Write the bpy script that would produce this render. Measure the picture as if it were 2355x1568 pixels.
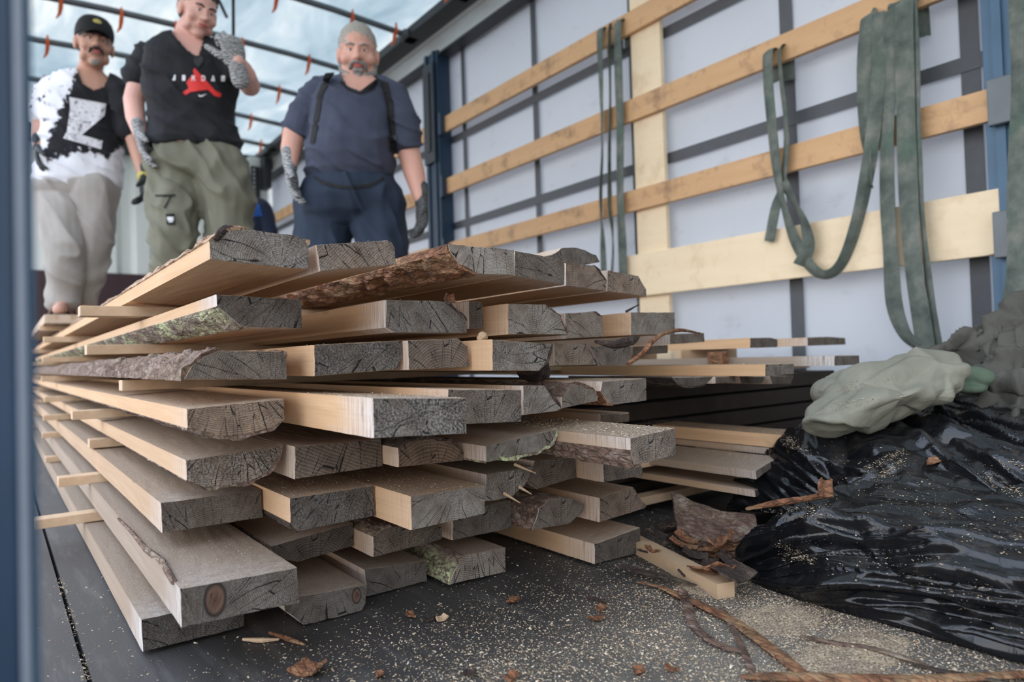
import bpy, bmesh, math, random
import numpy as np
from math import sin, cos, pi, radians, sqrt, exp
from mathutils import Vector, Matrix, noise
from mathutils.bvhtree import BVHTree

S = bpy.context.scene
for o in list(bpy.data.objects):
    bpy.data.objects.remove(o, do_unlink=True)
COL = S.collection
random.seed(7)
rng = np.random.default_rng(7)

# ------------------------------------------------------------------ camera
FPX, CX, CY, H = 1570.0, 1177.5, 784.0, 0.39
_ps, _pp, _pr = radians(37.1), radians(1.28), radians(1.72)
F0 = Vector((sin(_ps), cos(_ps), 0)); R0 = Vector((cos(_ps), -sin(_ps), 0)); U0 = Vector((0, 0, 1))
CF = F0*cos(_pp) + U0*sin(_pp); U1 = U0*cos(_pp) - F0*sin(_pp)
CR = R0*cos(_pr) - U1*sin(_pr); CU = R0*sin(_pr) + U1*cos(_pr)
CAM = Vector((0, 0, H))
cd = bpy.data.cameras.new('camera'); cam = bpy.data.objects.new('camera', cd); COL.objects.link(cam)
m = Matrix((CR, CU, -CF)).transposed().to_4x4(); m.translation = CAM; cam.matrix_world = m
cd.sensor_width = 36; cd.lens = FPX*36/2355; cd.clip_start = .02; cd.clip_end = 200
cd.dof.use_dof = True; cd.dof.focus_distance = 1.08; cd.dof.aperture_fstop = 3.6
S.camera = cam

# ------------------------------------------------------------------ light
world = bpy.data.worlds.new('sky'); S.world = world; world.use_nodes = True
wn = world.node_tree; wn.nodes.clear()
wo = wn.nodes.new('ShaderNodeOutputWorld'); wb = wn.nodes.new('ShaderNodeBackground')
wr = wn.nodes.new('ShaderNodeValToRGB'); ws = wn.nodes.new('ShaderNodeSeparateXYZ'); wt = wn.nodes.new('ShaderNodeTexCoord')
wn.links.new(wt.outputs['Generated'], ws.inputs[0]); wn.links.new(ws.outputs['Z'], wr.inputs[0])
wn.links.new(wr.outputs[0], wb.inputs[0]); wn.links.new(wb.outputs[0], wo.inputs[0])
wr.color_ramp.elements[0].position = 0.0; wr.color_ramp.elements[0].color = (.97, .96, .95, 1)
wr.color_ramp.elements[1].position = .7; wr.color_ramp.elements[1].color = (.66, .78, 1, 1)
wb.inputs[1].default_value = 1.75
sd = bpy.data.lights.new('sun', 'SUN'); sd.energy = 2.4; sd.angle = radians(2.0); sd.color = (1, .93, .82)
sun = bpy.data.objects.new('sun', sd); COL.objects.link(sun)
sun.rotation_euler = Vector((.62, .25, .95)).to_track_quat('Z', 'Y').to_euler()
S.view_settings.view_transform = 'Standard'; S.view_settings.look = 'None'
S.view_settings.exposure = 0.98; S.view_settings.gamma = 1.0; S.view_settings.use_curve_mapping = False
S.cycles.max_bounces = 10; S.cycles.diffuse_bounces = 6; S.cycles.transmission_bounces = 6

# ------------------------------------------------------------------ geometry helpers
def ray(x, y): return CF + CR*((x-CX)/FPX) + CU*((CY-y)/FPX)
def onX(x, y, X): d = ray(x, y); return CAM + d*(X/d.x)
def onY(x, y, Y): d = ray(x, y); return CAM + d*(Y/d.y)
def onZ(x, y, Z): d = ray(x, y); return CAM + d*((Z-H)/d.z)
def J(x, y, z): return CAM + ray(x, y)*z
def pix(P):
    d = Vector(P)-CAM; z = d.dot(CF)
    return CX + FPX*d.dot(CR)/z, CY - FPX*d.dot(CU)/z, z
def nz(x, y, z, s=1.0): return noise.noise(Vector((x*s, y*s, z*s)))

def tag(o, label=None, cat=None, group=None, kind=None):
    if label: o['label'] = label
    if cat: o['category'] = cat
    if group: o['group'] = group
    if kind: o['kind'] = kind
    return o
def empty(name, loc):
    o = bpy.data.objects.new(name, None); COL.objects.link(o); o.location = loc; o.empty_display_size = .05
    return o
def worldloc(o):
    v = Vector(o.location)
    while o.parent: o = o.parent; v += Vector(o.location)
    return v
def ob(name, verts, faces, mats, parent=None, origin=None, smooth=False, midx=None):
    verts = [Vector(v) for v in verts]
    if origin is None:
        origin = sum(verts, Vector())/max(1, len(verts))
        if parent is None: origin.z = min(v.z for v in verts)
    origin = Vector(origin)
    me = bpy.data.meshes.new(name); me.from_pydata([v-origin for v in verts], [], faces)
    if not isinstance(mats, (list, tuple)): mats = [mats]
    for mm in mats: me.materials.append(mm)
    if midx is not None: me.polygons.foreach_set('material_index', midx)
    if smooth: me.polygons.foreach_set('use_smooth', [True]*len(me.polygons))
    me.update()
    o = bpy.data.objects.new(name, me); COL.objects.link(o)
    if parent: o.parent = parent; o.location = origin - worldloc(parent)
    else: o.location = origin
    return o

class MB:
    def __init__(s): s.v = []; s.f = []
    def add(s, v, f):
        n = len(s.v); s.v += [Vector(p) for p in v]; s.f += [tuple(i+n for i in q) for q in f]; return s
    def box(s, a, b, bev=0.0):
        x0, y0, z0 = a; x1, y1, z1 = b
        if bev <= 0:
            v = [(x, y, z) for z in (z0, z1) for x, y in ((x0, y0), (x1, y0), (x1, y1), (x0, y1))]
            return s.add(v, [(0, 3, 2, 1), (4, 5, 6, 7), (0, 1, 5, 4), (1, 2, 6, 5), (2, 3, 7, 6), (3, 0, 4, 7)])
        bm = bmesh.new(); bmesh.ops.create_cube(bm, size=1)
        for vv in bm.verts:
            vv.co = Vector(((x0+x1)/2+vv.co.x*(x1-x0), (y0+y1)/2+vv.co.y*(y1-y0), (z0+z1)/2+vv.co.z*(z1-z0)))
        bmesh.ops.bevel(bm, geom=bm.edges[:], offset=bev, segments=2, affect='EDGES', profile=.6)
        bm.verts.index_update()
        s.add([v.co.copy() for v in bm.verts], [tuple(v.index for v in f.verts) for f in bm.faces]); bm.free(); return s
    def tube(s, pts, rad, seg=10, sq=None):
        pts = [Vector(p) for p in pts]; n = len(pts)
        rad = rad if isinstance(rad, (list, tuple)) else [rad]*n
        rings = []; up = None; L = []
        t0 = (pts[1]-pts[0]).normalized(); t1 = (pts[-1]-pts[-2]).normalized()
        for a in (0, 35, 65): L.append((pts[0]-t0*rad[0]*cos(radians(a)), max(.0004, rad[0]*sin(radians(a))), t0))
        for i in range(n):
            t = (pts[min(i+1, n-1)]-pts[max(i-1, 0)]).normalized(); L.append((pts[i], rad[i], t))
        for a in (65, 35, 0): L.append((pts[-1]+t1*rad[-1]*cos(radians(a)), max(.0004, rad[-1]*sin(radians(a))), t1))
        vs = []; fs = []
        for c, r, t in L:
            if up is None: up = t.orthogonal().normalized()
            up = (up-t*up.dot(t)).normalized(); w = t.cross(up)
            for k in range(seg):
                a = 2*pi*k/seg; off = up*cos(a)*r + w*sin(a)*r
                if sq: off -= sq[0]*off.dot(sq[0])*(1-sq[1])
                vs.append(c+off)
        for i in range(len(L)-1):
            for k in range(seg):
                fs.append((i*seg+k, i*seg+(k+1) % seg, (i+1)*seg+(k+1) % seg, (i+1)*seg+k))
        fs.append(tuple(range(seg))[::-1]); b = (len(L)-1)*seg; fs.append(tuple(b+k for k in range(seg)))
        return s.add(vs, fs)
    def ell(s, c, r, M=None, nu=16, nv=10):
        vs = []; fs = []; c = Vector(c)
        for j in range(nv+1):
            th = pi*j/nv
            for i in range(nu):
                a = 2*pi*i/nu
                p = Vector((r[0]*max(sin(th), .004)*cos(a), r[1]*max(sin(th), .004)*sin(a), r[2]*cos(th)))
                vs.append(c + (M @ p if M else p))
        for j in range(nv):
            for i in range(nu): fs.append((j*nu+i, (j+1)*nu+i, (j+1)*nu+(i+1) % nu, j*nu+(i+1) % nu))
        fs.append(tuple(range(nu))); fs.append(tuple(nv*nu+k for k in range(nu))[::-1])
        return s.add(vs, fs)
    def loft(s, rings, A, B, seg=20):
        """rings: (centre, half width along A, half depth along B) closed at both ends"""
        vs = []; fs = []
        for c, rx, ry in rings:
            for k in range(seg):
                a = 2*pi*k/seg; ca, sa = cos(a), sin(a)
                ca = math.copysign(abs(ca)**.85, ca); sa = math.copysign(abs(sa)**.85, sa)
                vs.append(Vector(c)+A*(rx*ca)+B*(ry*sa))
        for i in range(len(rings)-1):
            for k in range(seg): fs.append((i*seg+k, i*seg+(k+1) % seg, (i+1)*seg+(k+1) % seg, (i+1)*seg+k))
        fs.append(tuple(range(seg))[::-1]); b = (len(rings)-1)*seg; fs.append(tuple(b+k for k in range(seg)))
        return s.add(vs, fs)
    def build(s, name, mats, parent=None, origin=None, smooth=False):
        return ob(name, s.v, s.f, mats, parent, origin, smooth)

def fuse(mb, voxel, it, fac=.5):
    """union of all closed pieces into one continuous skin; returns verts, faces"""
    me = bpy.data.meshes.new('t'); me.from_pydata(mb.v, [], mb.f)
    bm = bmesh.new(); bm.from_mesh(me); bmesh.ops.recalc_face_normals(bm, faces=bm.faces); bm.to_mesh(me); bm.free()
    o = bpy.data.objects.new('t', me); COL.objects.link(o)
    r = o.modifiers.new('r', 'REMESH'); r.mode = 'VOXEL'; r.voxel_size = voxel
    if it: q = o.modifiers.new('s', 'SMOOTH'); q.factor = fac; q.iterations = it
    dg = bpy.context.evaluated_depsgraph_get(); e = o.evaluated_get(dg); m2 = e.to_mesh()
    vs = [v.co.copy() for v in m2.vertices]; ns = [v.normal.copy() for v in m2.vertices]; fs = [tuple(p.vertices) for p in m2.polygons]
    e.to_mesh_clear(); bpy.data.objects.remove(o); bpy.data.meshes.remove(me)
    return vs, ns, fs

def spline(pts, n):
    pts = [np.array(p, float) for p in pts]; P = [pts[0]*2-pts[1]]+pts+[pts[-1]*2-pts[-2]]; out = []
    k = len(pts)-1
    for i in range(n+1):
        t = i/n*k; a = min(int(t), k-1); u = t-a; p0, p1, p2, p3 = P[a:a+4]
        out.append(.5*((2*p1)+(-p0+p2)*u+(2*p0-5*p1+4*p2-p3)*u*u+(-p0+3*p1-3*p2+p3)*u**3))
    return out

# ------------------------------------------------------------------ materials
class NT:
    def __init__(s, name):
        s.m = bpy.data.materials.new(name); s.m.use_nodes = True; s.t = s.m.node_tree; s.t.nodes.clear()
        s.out = s.n('OutputMaterial'); s.b = s.n('BsdfPrincipled'); s.l(s.b.outputs[0], s.out.inputs[0])
        s.tc = s.n('TexCoord'); s.co = s.tc.outputs['Object']
    def n(s, k, **kw):
        x = s.t.nodes.new('ShaderNode'+k)
        for a, b in kw.items(): setattr(x, a, b)
        return x
    def l(s, a, b): s.t.links.new(a, b)
    def put(s, sock, v):
        if hasattr(v, 'is_linked') or isinstance(v, bpy.types.NodeSocket): s.l(v, sock)
        elif isinstance(v, (tuple, list)) and len(v) == 3 and sock.type == 'RGBA': sock.default_value = (*v, 1)
        else: sock.default_value = v
    def map(s, scale=(1, 1, 1), loc=(0, 0, 0), rot=(0, 0, 0), src=None):
        x = s.n('Mapping'); s.l(src or s.co, x.inputs[0]); x.inputs['Scale'].default_value = scale
        x.inputs['Location'].default_value = loc; x.inputs['Rotation'].default_value = rot; return x.outputs[0]
    def noise(s, vec, scale, detail=4, rough=.55, dist=0):
        x = s.n('TexNoise'); s.l(vec, x.inputs['Vector']); x.inputs['Scale'].default_value = scale
        x.inputs['Detail'].default_value = detail; x.inputs['Roughness'].default_value = rough
        x.inputs['Distortion'].default_value = dist; return x.outputs['Fac']
    def voro(s, vec, scale, feature='F1', out='Distance'):
        x = s.n('TexVoronoi', feature=feature); s.l(vec, x.inputs['Vector']); x.inputs['Scale'].default_value = scale
        return x.outputs[out]
    def math(s, op, a, b=0.0, c=0.0, clamp=False):
        x = s.n('Math', operation=op, use_clamp=clamp); s.put(x.inputs[0], a); s.put(x.inputs[1], b); s.put(x.inputs[2], c); return x.outputs[0]
    def ramp(s, fac, stops, ease=False):
        x = s.n('ValToRGB'); s.l(fac, x.inputs[0]); cr = x.color_ramp
        if ease: cr.interpolation = 'EASE'
        while len(cr.elements) < len(stops): cr.elements.new(.5)
        for e, (p, c) in zip(cr.elements, stops):
            e.position = p; e.color = (*c, 1) if isinstance(c, (tuple, list)) else (c, c, c, 1)
        return x.outputs[0]
    def mix(s, fac, a, b, mode='MIX'):
        x = s.n('Mix', data_type='RGBA', blend_type=mode); s.put(x.inputs[0], fac); s.put(x.inputs[6], a); s.put(x.inputs[7], b); return x.outputs[2]
    def attr(s, name, typ='OBJECT', out='Fac'):
        x = s.n('Attribute', attribute_type=typ, attribute_name=name); return x.outputs[out]
    def bump(s, h, strength=.5, dist=.002, prev=None):
        x = s.n('Bump'); s.l(h, x.inputs['Height']); x.inputs['Strength'].default_value = strength
        x.inputs['Distance'].default_value = dist
        if prev: s.l(prev, x.inputs['Normal'])
        return x.outputs[0]
    def fin(s, col=None, rough=.7, nrm=None, **kw):
        if col is not None: s.put(s.b.inputs['Base Color'], col)
        s.put(s.b.inputs['Roughness'], rough)
        if nrm: s.l(nrm, s.b.inputs['Normal'])
        for a, b in kw.items(): s.put(s.b.inputs[a.replace('_', ' ')], b)
        return s.m

M = {}
def simple(name, col, rough=.7, var=.15, scale=30, bump=.2, bd=.001, **kw):
    t = NT(name); f = t.noise(t.map(), scale)
    c = t.mix(f, tuple(x*(1-var) for x in col), tuple(min(1, x*(1+var)) for x in col))
    M[name] = t.fin(c, rough, t.bump(f, bump, bd), **kw); return M[name]

# sawn end of a board: rings, saw tearing, cracks. per object: pith_x pith_z tone warm rough
t = NT('end_grain'); sx = t.n('SeparateXYZ'); t.l(t.co, sx.inputs[0])
dn = t.noise(t.map((14, 14, 14)), 1, 3)
px = t.math('SUBTRACT', sx.outputs[0], t.attr('pith_x')); pz = t.math('SUBTRACT', sx.outputs[2], t.attr('pith_z'))
r = t.math('SQRT', t.math('ADD', t.math('MULTIPLY', px, px), t.math('MULTIPLY', pz, pz)))
r = t.math('ADD', r, t.math('MULTIPLY_ADD', dn, .016, t.math('MULTIPLY', t.noise(t.map(), 70, 3), .003)))
ring = t.math('FRACT', t.math('MULTIPLY', r, t.attr('ring_scale')))
ringc = t.ramp(ring, [(0, .1), (.25, .25), (.75, 1), (.93, .9), (1, .1)])
ang = t.math('ARCTAN2', px, pz)
cn = t.noise(t.map((1, 1, 1)), 110, 3, .6)
cv = t.n('CombineXYZ'); t.l(t.math('MULTIPLY_ADD', cn, .22, t.math('MULTIPLY', ang, t.attr('crack_scale'))), cv.inputs[0]); t.l(t.math('MULTIPLY', r, 9), cv.inputs[1])
crk = t.voro(cv.outputs[0], 1.0, 'DISTANCE_TO_EDGE')
crk = t.ramp(crk, [(0, 0), (.004, 0), (.016, 1)])
crkm = t.ramp(t.noise(t.map((30, 30, 30)), 1, 2), [(.38, 1), (.46, 0)])
crk = t.math('MAXIMUM', crk, crkm)
tear = t.noise(t.map((1, 1, 1)), 330, 4, .72); tear2 = t.noise(t.map((1, 1, 1), (3, 1, 2)), 90, 4, .65)
patch = t.ramp(t.noise(t.map((1, 1, 1), (7, 2, 5)), 16, 2), [(.35, 0), (.65, 1)])
rough = t.math('MULTIPLY', t.attr('rough_saw'), t.math('MULTIPLY_ADD', patch, 1.5, .25))
fl = t.mix(t.attr('warm'), (.60, .52, .435), (.62, .41, .26)); dk = t.mix(t.attr('warm'), (.045, .039, .034), (.08, .045, .026))
c = t.mix(t.math('MULTIPLY_ADD', ringc, .50, t.math('MULTIPLY', tear2, .55)), dk, fl)
spk = t.ramp(tear, [(.45, 0), (.58, 1)])
c2 = t.mix(spk, (.03, .025, .021), (.66, .60, .53))
c = t.mix(t.math('MULTIPLY', rough, .8, clamp=True), c, c2)
big = t.noise(t.map((1, 1, 1), (2, 4, 1)), 22, 3, .6)
c = t.mix(t.ramp(big, [(.42, 0), (.62, .55)]), c, t.mix(ringc, (.045, .03, .02), (.24, .16, .11)))
kx = t.math('SUBTRACT', sx.outputs[0], t.attr('knot_x')); kz = t.math('MULTIPLY', t.math('SUBTRACT', sx.outputs[2], t.attr('knot_z')), .62)
kd = t.math('DIVIDE', t.math('ADD', t.math('SQRT', t.math('ADD', t.math('MULTIPLY', kx, kx), t.math('MULTIPLY', kz, kz))), t.math('MULTIPLY_ADD', dn, .004, -.002)), t.math('MAXIMUM', t.attr('knot_r'), .0001))
c = t.mix(t.ramp(kd, [(.75, 1), (1.0, 0)]), c, t.ramp(kd, [(.0, (.20, .10, .06)), (.5, (.34, .20, .14)), (.7, (.06, .04, .03)), (.9, (.30, .27, .25))]))
c = t.mix(crk, (.012, .009, .007), c)
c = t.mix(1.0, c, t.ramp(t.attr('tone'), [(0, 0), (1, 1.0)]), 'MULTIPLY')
h = t.math('MULTIPLY_ADD', ringc, .18, t.math('MULTIPLY', tear, t.math('MULTIPLY_ADD', rough, 1.6, .3)))
h = t.math('MULTIPLY_ADD', crk, .8, h)
b1 = t.bump(h, 1.0, .0036); b2 = t.bump(tear2, .5, .004, b1)
M['end_grain'] = t.fin(c, .92, b2)

# sawn long faces: local y runs along the board from its near end
t = NT('sawn_wood'); sx = t.n('SeparateXYZ'); t.l(t.co, sx.inputs[0])
g1 = t.noise(t.map((60, 2.2, 60)), 1, 5, .6, .4); g2 = t.noise(t.map((260, 5, 260)), 1, 4, .7)
saw = t.noise(t.map((30, 420, 30)), 1, 3, .6)
wood = t.mix(g1, (.58, .33, .16), (.84, .58, .34)); wood = t.mix(t.math('MULTIPLY', g2, .5), wood, (.36, .18, .08))
wood = t.mix(t.attr('grey'), wood, t.mix(g1, (.21, .165, .125), (.36, .30, .25)))
wt_ = t.math('ADD', sx.outputs[1], t.math('MULTIPLY', t.noise(t.map((25, 6, 25)), 1, 3), .16))
wth = t.ramp(wt_, [(.06, 1), (.21, 0)]); wth = t.math('MULTIPLY', wth, t.attr('weathered'))
strk = t.ramp(t.noise(t.map((40, 480, 13)), 1, 4, .65), [(.40, 0), (.50, 1)])
wood = t.mix(t.math('MULTIPLY', wth, .9), wood, t.mix(strk, (.22, .18, .16), (.70, .66, .63)))
geo = t.n('NewGeometry'); sn = t.n('SeparateXYZ'); t.l(geo.outputs['True Normal'], sn.inputs[0])
topm = t.ramp(sn.outputs[2], [(.55, 0), (.8, 1)])
dustn = t.noise(t.map((1, 1, 1)), 40, 4, .7); dust = t.ramp(dustn, [(.2, .62), (.7, .95)])
dcol = t.mix(t.ramp(t.noise(t.map((1, .5, 1)), 650, 2), [(.4, 0), (.62, 1)]), (.16, .12, .085), (.44, .35, .26))
dcol = t.mix(t.math('MULTIPLY', g1, .8), dcol, (.25, .165, .10))
wood = t.mix(t.math('MULTIPLY', t.math('MULTIPLY', topm, dust), t.math('MULTIPLY', t.attr('dust'), .85)), wood, dcol)
kn = t.voro(t.map((9, 2.6, 9)), 1.0); knm = t.ramp(kn, [(.05, 1), (.1, 0)])
wood = t.mix(t.math('MULTIPLY', knm, .8), wood, (.12, .055, .025))
h = t.math('ADD', t.math('MULTIPLY', g2, .5), t.math('MULTIPLY', saw, .5))
M['sawn_wood'] = t.fin(wood, .8, t.bump(h, .55, .0012))

def bark_mat(name, ca, cb, cc, lich):
    t = NT(name); v = t.map((1, .45, 1)); n1 = t.noise(v, 55, 5, .7, .6); n2 = t.noise(v, 14, 4, .6)
    vo = t.voro(v, 95, 'DISTANCE_TO_EDGE'); vm = t.ramp(vo, [(0, 0), (.12, 1)])
    c = t.ramp(n1, [(.3, ca), (.5, cb), (.68, cc)])
    c = t.mix(t.math('MULTIPLY', t.math('SUBTRACT', 1, vm), .4), c, (.02, .012, .008))
    lm = t.math('MULTIPLY', t.ramp(n2, [(.47, 0), (.58, 1)]), t.ramp(t.noise(v, 160, 3, .7), [(.42, 0), (.55, 1)]))
    c = t.mix(t.math('MULTIPLY', lm, lich), c, (.50, .54, .30))
    h = t.math('ADD', n1, t.math('MULTIPLY', vm, .35))
    M[name] = t.fin(c, .9, t.bump(h, .9, .004))
bark_mat('bark', (.05, .028, .02), (.17, .10, .07), (.36, .27, .22), .1)
bark_mat('bark_red', (.07, .025, .012), (.24, .10, .045), (.45, .24, .12), .15)
bark_mat('bark_lichen', (.06, .04, .03), (.20, .145, .11), (.34, .28, .22), .95)
bark_mat('bark_pale', (.14, .08, .05), (.42, .26, .16), (.68, .50, .36), .0)
bark_mat('bark_dark', (.014, .009, .007), (.05, .03, .022), (.12, .085, .065), .05)

# stack floor, tarps, metal
t = NT('floor_plywood'); v = t.map(); n1 = t.noise(v, 3, 5, .65); n2 = t.noise(v, 60, 4, .7)
c = t.mix(n1, (.017, .017, .019), (.045, .043, .042))
sc = t.ramp(t.noise(t.map((3, .35, 1), rot=(0, 0, .5)), 9, 4, .7), [(.52, 0), (.64, .5)]); c = t.mix(sc, c, (.10, .095, .09))
geo = t.n('NewGeometry'); sp = t.n('SeparateXYZ'); t.l(geo.outputs['Position'], sp.inputs[0])
dx = t.math('SUBTRACT', sp.outputs[0], .80); dy = t.math('SUBTRACT', sp.outputs[1], .50)
dd = t.math('SQRT', t.math('ADD', t.math('MULTIPLY', t.math('MULTIPLY', dx, dx), 2.3), t.math('MULTIPLY', t.math('MULTIPLY', dy, dy), 4.5)))
dd = t.math('ADD', dd, t.math('MULTIPLY_ADD', t.noise(v, 9, 4), .5, -.25))
dm = t.ramp(dd, [(.12, .9), (.75, .10)])
gr = t.ramp(t.noise(v, 520, 2, .6), [(.42, 0), (.6, 1)])
c = t.mix(t.math('MULTIPLY', dm, t.math('MULTIPLY_ADD', gr, .6, .15)), c, (.44, .38, .31))
M['floor_plywood'] = t.fin(c, t.math('MULTIPLY_ADD', n1, .3, .42), t.bump(n2, .35, .001))

t = NT('curtain_tarp'); v = t.map(); n1 = t.noise(v, 2.2, 5, .6); n2 = t.noise(t.map((1, .6, 1)), 9, 5, .7)
c = t.mix(n1, (.52, .54, .56), (.62, .64, .66)); c = t.mix(t.ramp(n2, [(.60, 0), (.74, .6)]), c, (.36, .35, .33))
M['curtain_tarp'] = t.fin(c, .55, t.bump(t.noise(v, 1.2, 3), .5, .03))
tr = t.n('BsdfTranslucent'); t.put(tr.inputs[0], (.80, .83, .90)); mx = t.n('MixShader'); mx.inputs[0].default_value = .26
t.l(t.b.outputs[0], mx.inputs[1]); t.l(tr.outputs[0], mx.inputs[2]); t.l(mx.outputs[0], t.out.inputs[0])

t = NT('roof_tarp'); v = t.map(); n1 = t.noise(t.map((1, .35, 1), rot=(0, 0, .6)), 2.0, 5, .62, .5)
c = t.ramp(n1, [(.35, (.42, .48, .50)), (.52, (.54, .58, .585)), (.68, (.72, .71, .67))])
tr = t.n('BsdfTranslucent'); t.l(c, tr.inputs[0]); t.fin(c, .6); mx = t.n('MixShader'); mx.inputs[0].default_value = .72
t.l(t.b.outputs[0], mx.inputs[1]); t.l(tr.outputs[0], mx.inputs[2]); t.l(mx.outputs[0], t.out.inputs[0]); M['roof_tarp'] = t.m

def board_mat(name, a, b, d):
    t = NT(name); v = t.map((14, 1.3, 14)); n1 = t.noise(v, 1.5, 5, .65, .3); n2 = t.noise(t.map((1, 1, 1)), 7, 4, .7)
    c = t.mix(n1, a, b); c = t.mix(t.ramp(n2, [(.52, 0), (.75, .75)]), c, d)
    kn = t.ramp(t.voro(t.map((7, 3.2, 7)), 1.0), [(.05, 1), (.09, 0)]); c = t.mix(t.math('MULTIPLY', kn, .7), c, (.2, .08, .03))
    M[name] = t.fin(c, .65, t.bump(n1, .3, .001))
board_mat('slat_wood', (.52, .28, .13), (.74, .47, .25), (.17, .10, .06))
board_mat('pine_board', (.80, .62, .40), (.93, .77, .55), (.68, .49, .29))
board_mat('batten_wood', (.50, .33, .19), (.68, .49, .32), (.33, .22, .14))
simple('post_blue', (.012, .034, .068), .45, .3, 12)
simple('post_blue_light', (.06, .13, .21), .5, .2, 9)
simple('post_dark', (.020, .026, .036), .5, .3, 20)
simple('edge_strip', (.22, .25, .29), .5, .2, 20)
simple('aluminium', (.50, .49, .47), .42, .15, 6, Metallic=.35)
simple('steel_grey', (.13, .145, .155), .45, .2, 12, Metallic=.2)
simple('black_metal', (.02, .022, .025), .5, .3, 20)
simple('bulkhead_white', (.66, .68, .64), .5, .07, 3)
simple('bulkhead_dark', (.035, .013, .015), .6, .2, 6)
simple('band_grey', (.085, .09, .10), .6, .15, 30)
simple('orange_plastic', (.75, .12, .02), .5, .1)
simple('asphalt', (.11, .11, .105), .9, .2, 20)
# webbing
t = NT('webbing'); v = t.map(); n1 = t.noise(v, 9, 4, .65); n2 = t.noise(v, 500, 2)
c = t.ramp(n1, [(.3, (.05, .065, .056)), (.5, (.115, .135, .115)), (.68, (.22, .22, .19))]); c = t.mix(t.ramp(t.noise(v, 5, 3), [(.55, 0), (.7, .6)]), c, (.07, .14, .10))
M['webbing'] = t.fin(c, .85, t.bump(n2, .5, .0008))
# plastic sheet with dust lying in its creases and on its flat parts
t = NT('black_plastic'); v = t.map(); geo = t.n('NewGeometry'); sn = t.n('SeparateXYZ'); t.l(geo.outputs['Normal'], sn.inputs[0])
n1 = t.noise(v, 14, 4, .65); n3 = t.noise(v, 500, 2, .6)
up = t.ramp(sn.outputs[2], [(.5, 0), (.97, 1)]); dm = t.math('MULTIPLY', up, t.ramp(n1, [(.5, .03), (.78, .35)]))
dm = t.math('MULTIPLY', dm, t.ramp(n3, [(.35, .35), (.6, 1)]))
c = t.mix(dm, (.0055, .006, .0075), (.26, .235, .20))
wr_ = t.noise(t.map((1, .6, 1)), 9, 5, .55, 1.2)
M['black_plastic'] = t.fin(c, t.math('MULTIPLY_ADD', dm, .6, .17), t.bump(wr_, .5, .012))
simple('canvas_green', (.25, .24, .185), .85, .5, 9, .9, .012)
simple("canvas_dark", (.085, .08, .066), .8, .6, 12, .8, .012)
simple('shade_dark_wood', (.035, .024, .017), .9, .5, 25)  # near-black colour stands in for the shade behind the low pile
simple('canvas_roll', (.10, .14, .09), .8, .4, 9, .4, .004)
t = NT('sawdust'); oi = t.noise(t.map(), 260, 3, .7)
M['sawdust'] = t.fin(t.ramp(oi, [(.36, (.16, .09, .05)), (.45, (.45, .32, .19)), (.55, (.64, .52, .37)), (.66, (.86, .79, .66))]), .9)
t = NT('sawdust_drift'); v = t.map(); n1 = t.noise(v, 330, 3, .7); n2 = t.noise(v, 30, 3)
c = t.ramp(n1, [(.36, (.16, .10, .06)), (.5, (.50, .37, .24)), (.62, (.78, .66, .48))]); c = t.mix(t.ramp(n2, [(.4, .5), (.6, 0)]), c, (.15, .12, .10))
M['sawdust_drift'] = t.fin(c, .95, t.bump(n1, 1, .004))
# people
simple('skin', (.62, .33, .25), .55, .10, 20, Subsurface_Weight=.08)
simple('skin_pale', (.68, .38, .31), .55, .12, 14, Subsurface_Weight=.08)
simple('skin_tan', (.50, .27, .19), .55, .12, 20, Subsurface_Weight=.05)
simple('hair_grey', (.36, .33, .29), .8, .35, 180, .8, .003)
simple('hair_dark', (.02, .014, .010), .7, .3, 200, .6, .003)
simple('beard_grey', (.25, .235, .22), .85, .5, 200, .8, .003)
simple('lips', (.50, .13, .12), .5)
simple('eye_white', (.6, .58, .55), .3); simple('eye_dark', (.02, .015, .012), .25)
simple('shirt_black', (.008, .009, .012), .85, .3, 30)
simple('shirt_blue', (.048, .055, .088), .9, .15, 25)
simple('trousers_navy', (.014, .026, .050), .85, .25, 14)
simple('trousers_olive', (.165, .160, .115), .85, .12, 14)
simple('trousers_beige', (.34, .31, .28), .85, .12, 14)
simple('jacket_navy', (.010, .017, .045), .8, .2); simple('patch_blue', (.01, .08, .34), .7)
simple('black_cloth', (.006, .006, .007), .8, .3); simple('decal_white', (.82, .82, .84), .7)
simple('decal_red', (.75, .035, .03), .6); simple('emblem_gold', (.50, .42, .10), .6, .4, 200)
simple('rubber_black', (.012, .014, .014), .6, .3, 60); simple('leather_brown', (.10, .045, .025), .6)
t = NT('glove_knit'); v = t.map(); w = t.n('TexWave'); t.l(v, w.inputs[0]); w.bands_direction = 'Z'
w.inputs['Scale'].default_value = 32; w.inputs['Distortion'].default_value = 5; w.inputs['Detail'].default_value = 3; w.inputs['Detail Scale'].default_value = 3
M['glove_knit'] = t.fin(t.ramp(w.outputs['Fac'], [(.2, (.07, .07, .075)), (.55, (.26, .26, .265)), (.9, (.55, .55, .54))]), .95, t.bump(w.outputs['Fac'], .6, .003))
t = NT('glove_knit_dark'); v = t.map(); w = t.n('TexWave'); t.l(v, w.inputs[0]); w.bands_direction = 'Z'
w.inputs['Scale'].default_value = 55; w.inputs['Distortion'].default_value = 5; w.inputs['Detail'].default_value = 3; w.inputs['Detail Scale'].default_value = 3
M['glove_knit_dark'] = t.fin(t.ramp(w.outputs['Fac'], [(.2, (.012, .012, .014)), (.7, (.06, .06, .062)), (.95, (.20, .20, .20))]), .95, t.bump(w.outputs['Fac'], .6, .003))
t = NT('shirt_splash'); a = t.attr('ink', 'GEOMETRY'); f = t.math('ADD', a, t.math('MULTIPLY_ADD', t.noise(t.map((1, 1, 1)), 26, 6, .72), 1.5, -.75))
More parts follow.
